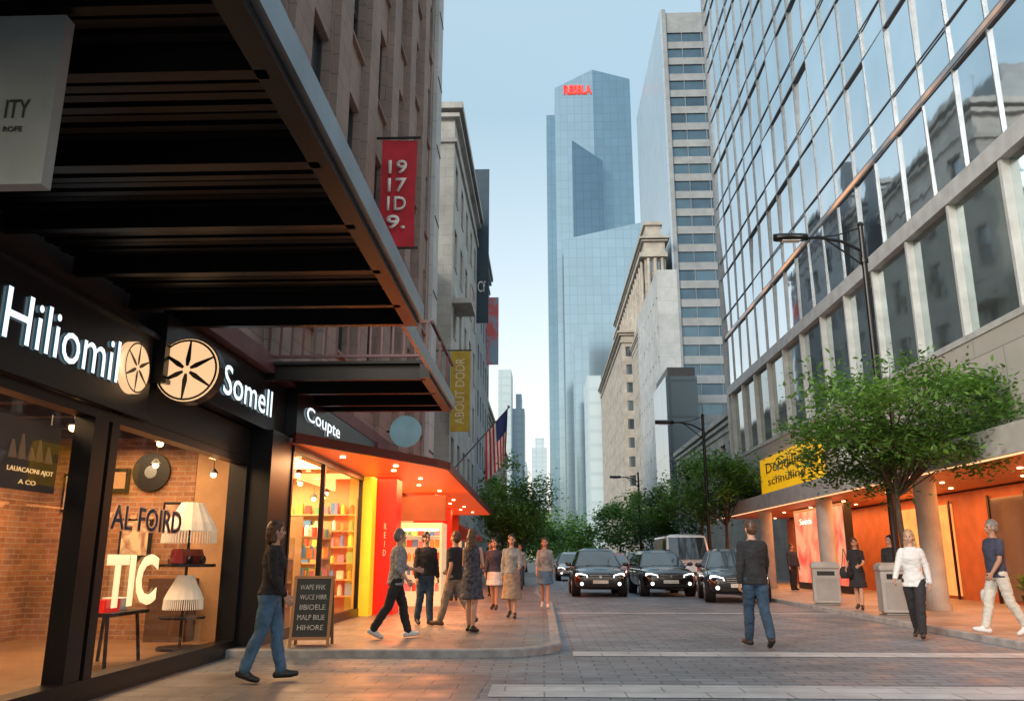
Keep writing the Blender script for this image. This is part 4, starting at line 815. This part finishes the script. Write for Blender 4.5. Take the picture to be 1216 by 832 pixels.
tree(8.5,95,7,2,3.2,22,3000,.25,'distant leafy street tree',11,group=G,flat=.7)
tree(6,150,8,1.5,5,22,2600,.4,'distant leafy street tree',12,group=G,flat=.7)
tree(-1.0,39,5.7,1.7,1.9,32,9000,.10,'dense green street tree at the kerb',13,group=G,flat=.75)
tree(-2.2,48,5.8,2,1.9,24,4500,.13,'dense green street tree at the kerb',14,group=G,flat=.7)
tree(-1.5,75,6.5,1.8,3,22,3500,.2,'distant leafy street tree at the kerb',15,group=G,flat=.7)
tree(1,200,12,1.5,9,24,3500,.6,'far group tree closing the street',16,group=G,flat=.7,zb=0)
# ---------------------------------------------------------------- cars
tyreM=M('tyre_rubber',(.015,.015,.015),.8); rimM=M('alloy_rim',(.4,.41,.42),.3,.9); chrome=M('chrome',(.6,.6,.62),.15,1)
carglass=M('car_glass',(.05,.065,.07),.05,.35,spec=.9,var=.3,coat=1); lampM=M('headlight_glass',(.8,.85,.9),.1,emit=2.2,ecol=(1,.96,.88)); platem=M('number_plate',(.7,.7,.65),.5)
paints={'black':M('black_car_paint',(.014,.015,.018),.16,.3,coat=1),'white':M('white_car_paint',(.80,.81,.82),.25,coat=1),'red':M('red_car_paint',(.4,.02,.02),.25,coat=1),'silver':M('silver_car_paint',(.4,.41,.42),.3,.6,coat=1)}
def subs(mb,name,mats,parent,lv=2):
    me=mb.mesh('t',mats,True); ob=D.objects.new('t',me); C.objects.link(ob); m=ob.modifiers.new('s','SUBSURF'); m.levels=lv
    dg=bpy.context.evaluated_depsgraph_get(); o=D.meshes.new_from_object(ob.evaluated_get(dg)); D.objects.remove(ob); o.name=name
    q=D.objects.new(name,o); C.objects.link(q); q.parent=parent; return q
def car(x,y,rot,paint,label,L=4.7,W=1.88,H=1.62,van=False,group='cars on the street'):
    e=empty('car' if not van else 'van',(x,y,0.004),label,'car' if not van else 'van',group,rot=rad(rot)); P=paints[paint]; hw=W/2
    f=-L/2; bk=L/2; belt=1.0 if not van else 1.15; hood=.93 if not van else 1.05
    wb=-.26*L+.25 if not van else f+.55
    sec=[(f,.70,.42,.66),(f+.05,.84,.30,.76),(f+.3,.95,.24,hood-.07),(f+.75,.99,.23,hood+.02),(wb-.1,1.0,.23,belt-.03),(wb+.15,1.0,.23,belt),(0.6,1.0,.23,belt),(bk-.5,1.0,.24,belt+.02),(bk-.12,.96,.27,belt),(bk,.86,.4,belt-.1)]
    b=MB()
    def rg(y_,k,zb,zt):
        w=hw*k; h=zt-zb
        return [(-w*.86,y_,zb),(-w*.98,y_,zb+h*.18),(-w,y_,zb+h*.55),(-w*.97,y_,zb+h*.85),(-w*.82,y_,zt),(0,y_,zt+.06),(w*.82,y_,zt),(w*.97,y_,zb+h*.85),(w,y_,zb+h*.55),(w*.98,y_,zb+h*.18),(w*.86,y_,zb),(0,y_,zb)]
    b.loft([rg(*s_) for s_ in sec]); subs(b,'body',[P],e,2)
    yb0,yb1=wb,bk-.12; yt0,yt1=(wb+.9,bk-.65) if not van else (wb+.6,bk-.12)
    zt=H-.06; zb=belt-.05; wb_=hw*.93; wt_=hw*.66 if not van else hw*.82
    cs=lambda t:(yb0+(yt0-yb0)*t,yb1+(yt1-yb1)*t,wb_+(wt_-wb_)*t,zb+(zt-zb)*t)
    b=MB(); rings=[]
    for t in(0,1):
        a,c,w,z=cs(t); rings.append([(-w,a+.06,z),(-w*.5,a-.04,z),(w*.5,a-.04,z),(w,a+.06,z),(w,c,z),(-w,c,z)])
    a,c,w,z=cs(1); rings.append([(-w*.78,a+.32,z+.07),(-w*.4,a+.24,z+.08),(w*.4,a+.24,z+.08),(w*.78,a+.32,z+.07),(w*.78,c-.2,z+.07),(-w*.78,c-.2,z+.07)])
    b.loft(rings); b.obj('cabin',P,e,local=True,bevel=.06,smooth=False)
    a0,c0,w0,z0=cs(.12); a1,c1,w1,z1=cs(.95)
    b=MB(); o=.018
    b.loft([[(-w0*.9,a0+.045-o,z0),(-w0*.45,a0-.04-o,z0),(w0*.45,a0-.04-o,z0),(w0*.9,a0+.045-o,z0)],[(-w1*.9,a1+.045-o,z1),(-w1*.45,a1-.04-o,z1),(w1*.45,a1-.04-o,z1),(w1*.9,a1+.045-o,z1)]],0,False)
    b.f=b.f[:3]; b.m=b.m[:3]; b.obj('windscreen',carglass,e,local=True,recalc=False)
    for sx in(-1,1):
        for t0,t1 in((.08,.46),(.49,.88)) if not van else ((.04,.27),):
            def pt(u,tt):
                a,c,w,z=cs(tt); return (sx*(w+.012),a+(c-a)*u,z)
            b=MB(); b.add([pt(t0,.14),pt(t1,.14),pt(t1,.9),pt(t0+.03,.9)],[(0,1,2,3)]); b.obj('side_window',carglass,e,local=True,recalc=False)
        b=MB(); b.sph((sx*(hw+.10),wb+.4,belt+.08),(.11,.07,.075)); b.beam((sx*hw*.93,wb+.4,belt+.02),(sx*(hw+.05),wb+.4,belt+.05),.05,.04); b.obj('wing_mirror',P,e,local=True,smooth=True)
        hl=[(.46,.02,.64),(.74,.06,.66),(.90,.24,.70),(.88,.26,.79),(.72,.1,.79),(.48,.05,.73)]
        b=MB(); b.loft([[(sx*hw*q,f+yy-.02,z) for q,yy,z in hl],[(sx*hw*q*.96,f+yy+.14,z) for q,yy,z in hl]]); b.obj('headlight',lampM,e,local=True)
        b=MB(); b.cone((sx*hw*.68,f+.0,.44),(sx*hw*.68,f+.1,.44),.06,.06,12); b.obj('fog_light',lampM,e,local=True)
        b=MB(); b.box(sx*hw*.9-.05,sx*hw*.9+.05,bk-.1,bk-.02,.75,1.0); b.obj('tail_light',paints['red'],e,local=True)
        for yy in(0.0,1.0): b=MB(); b.box(sx*hw*.995-.02,sx*hw*.995+.02,yy+.1,yy+.28,.80,.83); b.obj('door_handle',chrome,e,local=True)
        for yy in(-.75,.32,1.3): b=MB(); b.box(sx*hw*1.0-.004,sx*hw*1.0+.004,yy-.006,yy+.006,.35,belt-.12); b.obj('door_seam',blackmatte,e,local=True)
        for wy in(f+.85,bk-.85):
            b=MB(); b.cone((sx*(hw-.28),wy,.37),(sx*(hw+.006),wy,.37),.40,.385,28); b.obj('wheel_arch',blackmatte,e,local=True)
            w_=MB(); w_.cone((sx*(hw-.2),wy,.335),(sx*(hw+.0),wy,.335),.335,.335,28); w_.cone((sx*(hw+.0),wy,.335),(sx*(hw+.02),wy,.335),.335,.31,28); wo=w_.obj('wheel',tyreM,e,local=True)
            r_=MB(); r_.cone((sx*(hw+.015),wy,.335),(sx*(hw+.028),wy,.335),.23,.22,24)
            for k in range(5): t=2*pi*k/5; r_.beam((sx*(hw+.032),wy,.335),(sx*(hw+.032),wy+.2*cos(t),.335+.2*sin(t)),.02,.05)
            ro=r_.obj('rim',rimM,e,local=True); ro.parent=wo; ro.location=ro.location-wo.location
    b=MB(); b.box(-hw*.42,hw*.42,f+.0,f+.1,.58,.75); b.obj('grille',blackmatte,e,local=True,bevel=.02)
    b=MB()
    for z in(.61,.665,.72): b.box(-hw*.4,hw*.4,f-.012,f-.002,z-.007,z+.007)
    b.cone((0,f-.02,.67),(0,f-.003,.67),.05,.05,16); b.obj('grille_bars',chrome,e,local=True)
    b=MB(); b.box(-hw*.6,hw*.6,f+.01,f+.15,.33,.43); b.obj('lower_intake',blackmatte,e,local=True,bevel=.02)
    b=MB(); b.box(-.26,.26,f-.03,f-.0,.45,.56); b.obj('number_plate',platem,e,local=True)
    for sx in(-1,1): b=MB(); b.beam((sx*wt_*.8,a1+.4,H+.04),(sx*wt_*.8,c1-.4,H+.04),.03,.03); b.obj('roof_rail',blackmatte,e,local=True)
    for xa,xb in((-hw*.45,-.02),(.02,hw*.5)): b=MB(); b.box(xa,xb,wb-.02,wb,belt+.03,belt+.045); b.obj('wiper',blackmatte,e,local=True)
car(1.95,31.6,0,'black','black sport utility car driving along street with lights on')
car(4.3,31.9,2,'black','black estate car driving beside another dark car',H=1.55)
car(6.0,27.6,-6,'black','black hatchback parked against the kerb',L=4.4,H=1.56,group='cars parked along the kerb')
car(6.05,37.5,0,'white','white van parked behind black car',L=5.2,W=2.0,H=2.25,van=True,group='cars parked along the kerb')
car(3.3,41,0,'red','small red car behind dark car',H=1.5,L=4.2)
car(6.1,47,0,'silver','silver car parked along kerb',group='cars parked along the kerb')
car(1.7,52,0,'silver','silver car following down the street'); car(4.2,58,0,'black','black car further down the street'); car(6.2,56,0,'black','dark car parked along kerb',group='cars parked along the kerb')
car(2.2,74,0,'white','white car far down the street'); car(6.2,68,0,'white','white car parked far along kerb',group='cars parked along the kerb')
# ---------------------------------------------------------------- lights
def al(x,y,z,sx,sy,e,c=(1,.6,.3)):
    l=D.lights.new('ceiling_light','AREA'); l.shape='RECTANGLE'; l.size=sx; l.size_y=sy; l.energy=e; l.color=c; o=D.objects.new('ceiling_light',l); o.location=(x,y,z); C.objects.link(o)
al(-6,7,3.0,2,3,150); al(-6,11,3.0,2.2,3,240); al(-5.6,16,3.0,2,4.5,620,(1,.64,.30)); al(-3.1,20.5,3.04,1.4,6,320,(1,.34,.11)); al(-5,25,2.95,3,9,450,(1,.38,.12)); al(-3.0,31,3.04,1.2,8,170,(1,.34,.11))
al(-3.2,15.6,3.04,.8,2,120,(1,.5,.22))
al(10.9,15,3.2,2.2,20,800,(1,.36,.11)); al(10.9,34,3.2,2.2,16,800,(1,.36,.11))
w=D.worlds.new('World'); S.world=w; w.use_nodes=True; nt=w.node_tree; N=nt.nodes; L=nt.links; bg=N['Background']
sk=N.new('ShaderNodeTexSky'); sk.sky_type='NISHITA'; sk.sun_disc=False; EL=24; AZ=215
sk.sun_elevation=rad(EL); sk.sun_rotation=rad(AZ); sk.air_density=1.0; sk.dust_density=3; sk.ozone_density=1.0; sk.altitude=0
L.new(sk.outputs[0],bg.inputs[0]); bg.inputs[1].default_value=.10
tc=N.new('ShaderNodeTexCoord'); sp=N.new('ShaderNodeSeparateXYZ'); L.new(tc.outputs['Generated'],sp.inputs[0]); rp=N.new('ShaderNodeValToRGB'); L.new(sp.outputs['Z'],rp.inputs[0])
cr=rp.color_ramp; cr.elements[0].position=0; cr.elements[0].color=(.95,.78,.60,1); cr.elements[1].position=1; cr.elements[1].color=(.66,.80,.84,1)
for p,c in((.1,(.86,.76,.64)),(.28,(.60,.65,.62)),(.5,(.34,.47,.50)),(.7,(.42,.56,.61))): q=cr.elements.new(p); q.color=(*c,1)
b2=N.new('ShaderNodeBackground'); L.new(rp.outputs[0],b2.inputs[0]); b2.inputs[1].default_value=1.05; ad=N.new('ShaderNodeAddShader'); L.new(bg.outputs[0],ad.inputs[0]); L.new(b2.outputs[0],ad.inputs[1]); L.new(ad.outputs[0],[q for q in N if q.type=='OUTPUT_WORLD'][0].inputs[0])
sl=D.lights.new('sun','SUN'); sl.energy=2.0; sl.angle=rad(14); sl.color=(1,.93,.85); so=D.objects.new('sun',sl); C.objects.link(so)
dv=V((sin(rad(AZ))*cos(rad(EL)),cos(rad(AZ))*cos(rad(EL)),sin(rad(EL)))); so.rotation_euler=dv.to_track_quat('Z','Y').to_euler()
cd=D.cameras.new('camera'); cd.lens=29; cd.sensor_width=36; cd.clip_end=5000; co=D.objects.new('camera',cd); C.objects.link(co); co.location=(0,0,1.3); co.rotation_euler=(rad(90+14.1),0,rad(2.1)); S.camera=co
S.view_settings.view_transform='Standard'; S.view_settings.look='None'; S.view_settings.exposure=0
for o in D.objects:
    if '_b' in o: del o['_b']
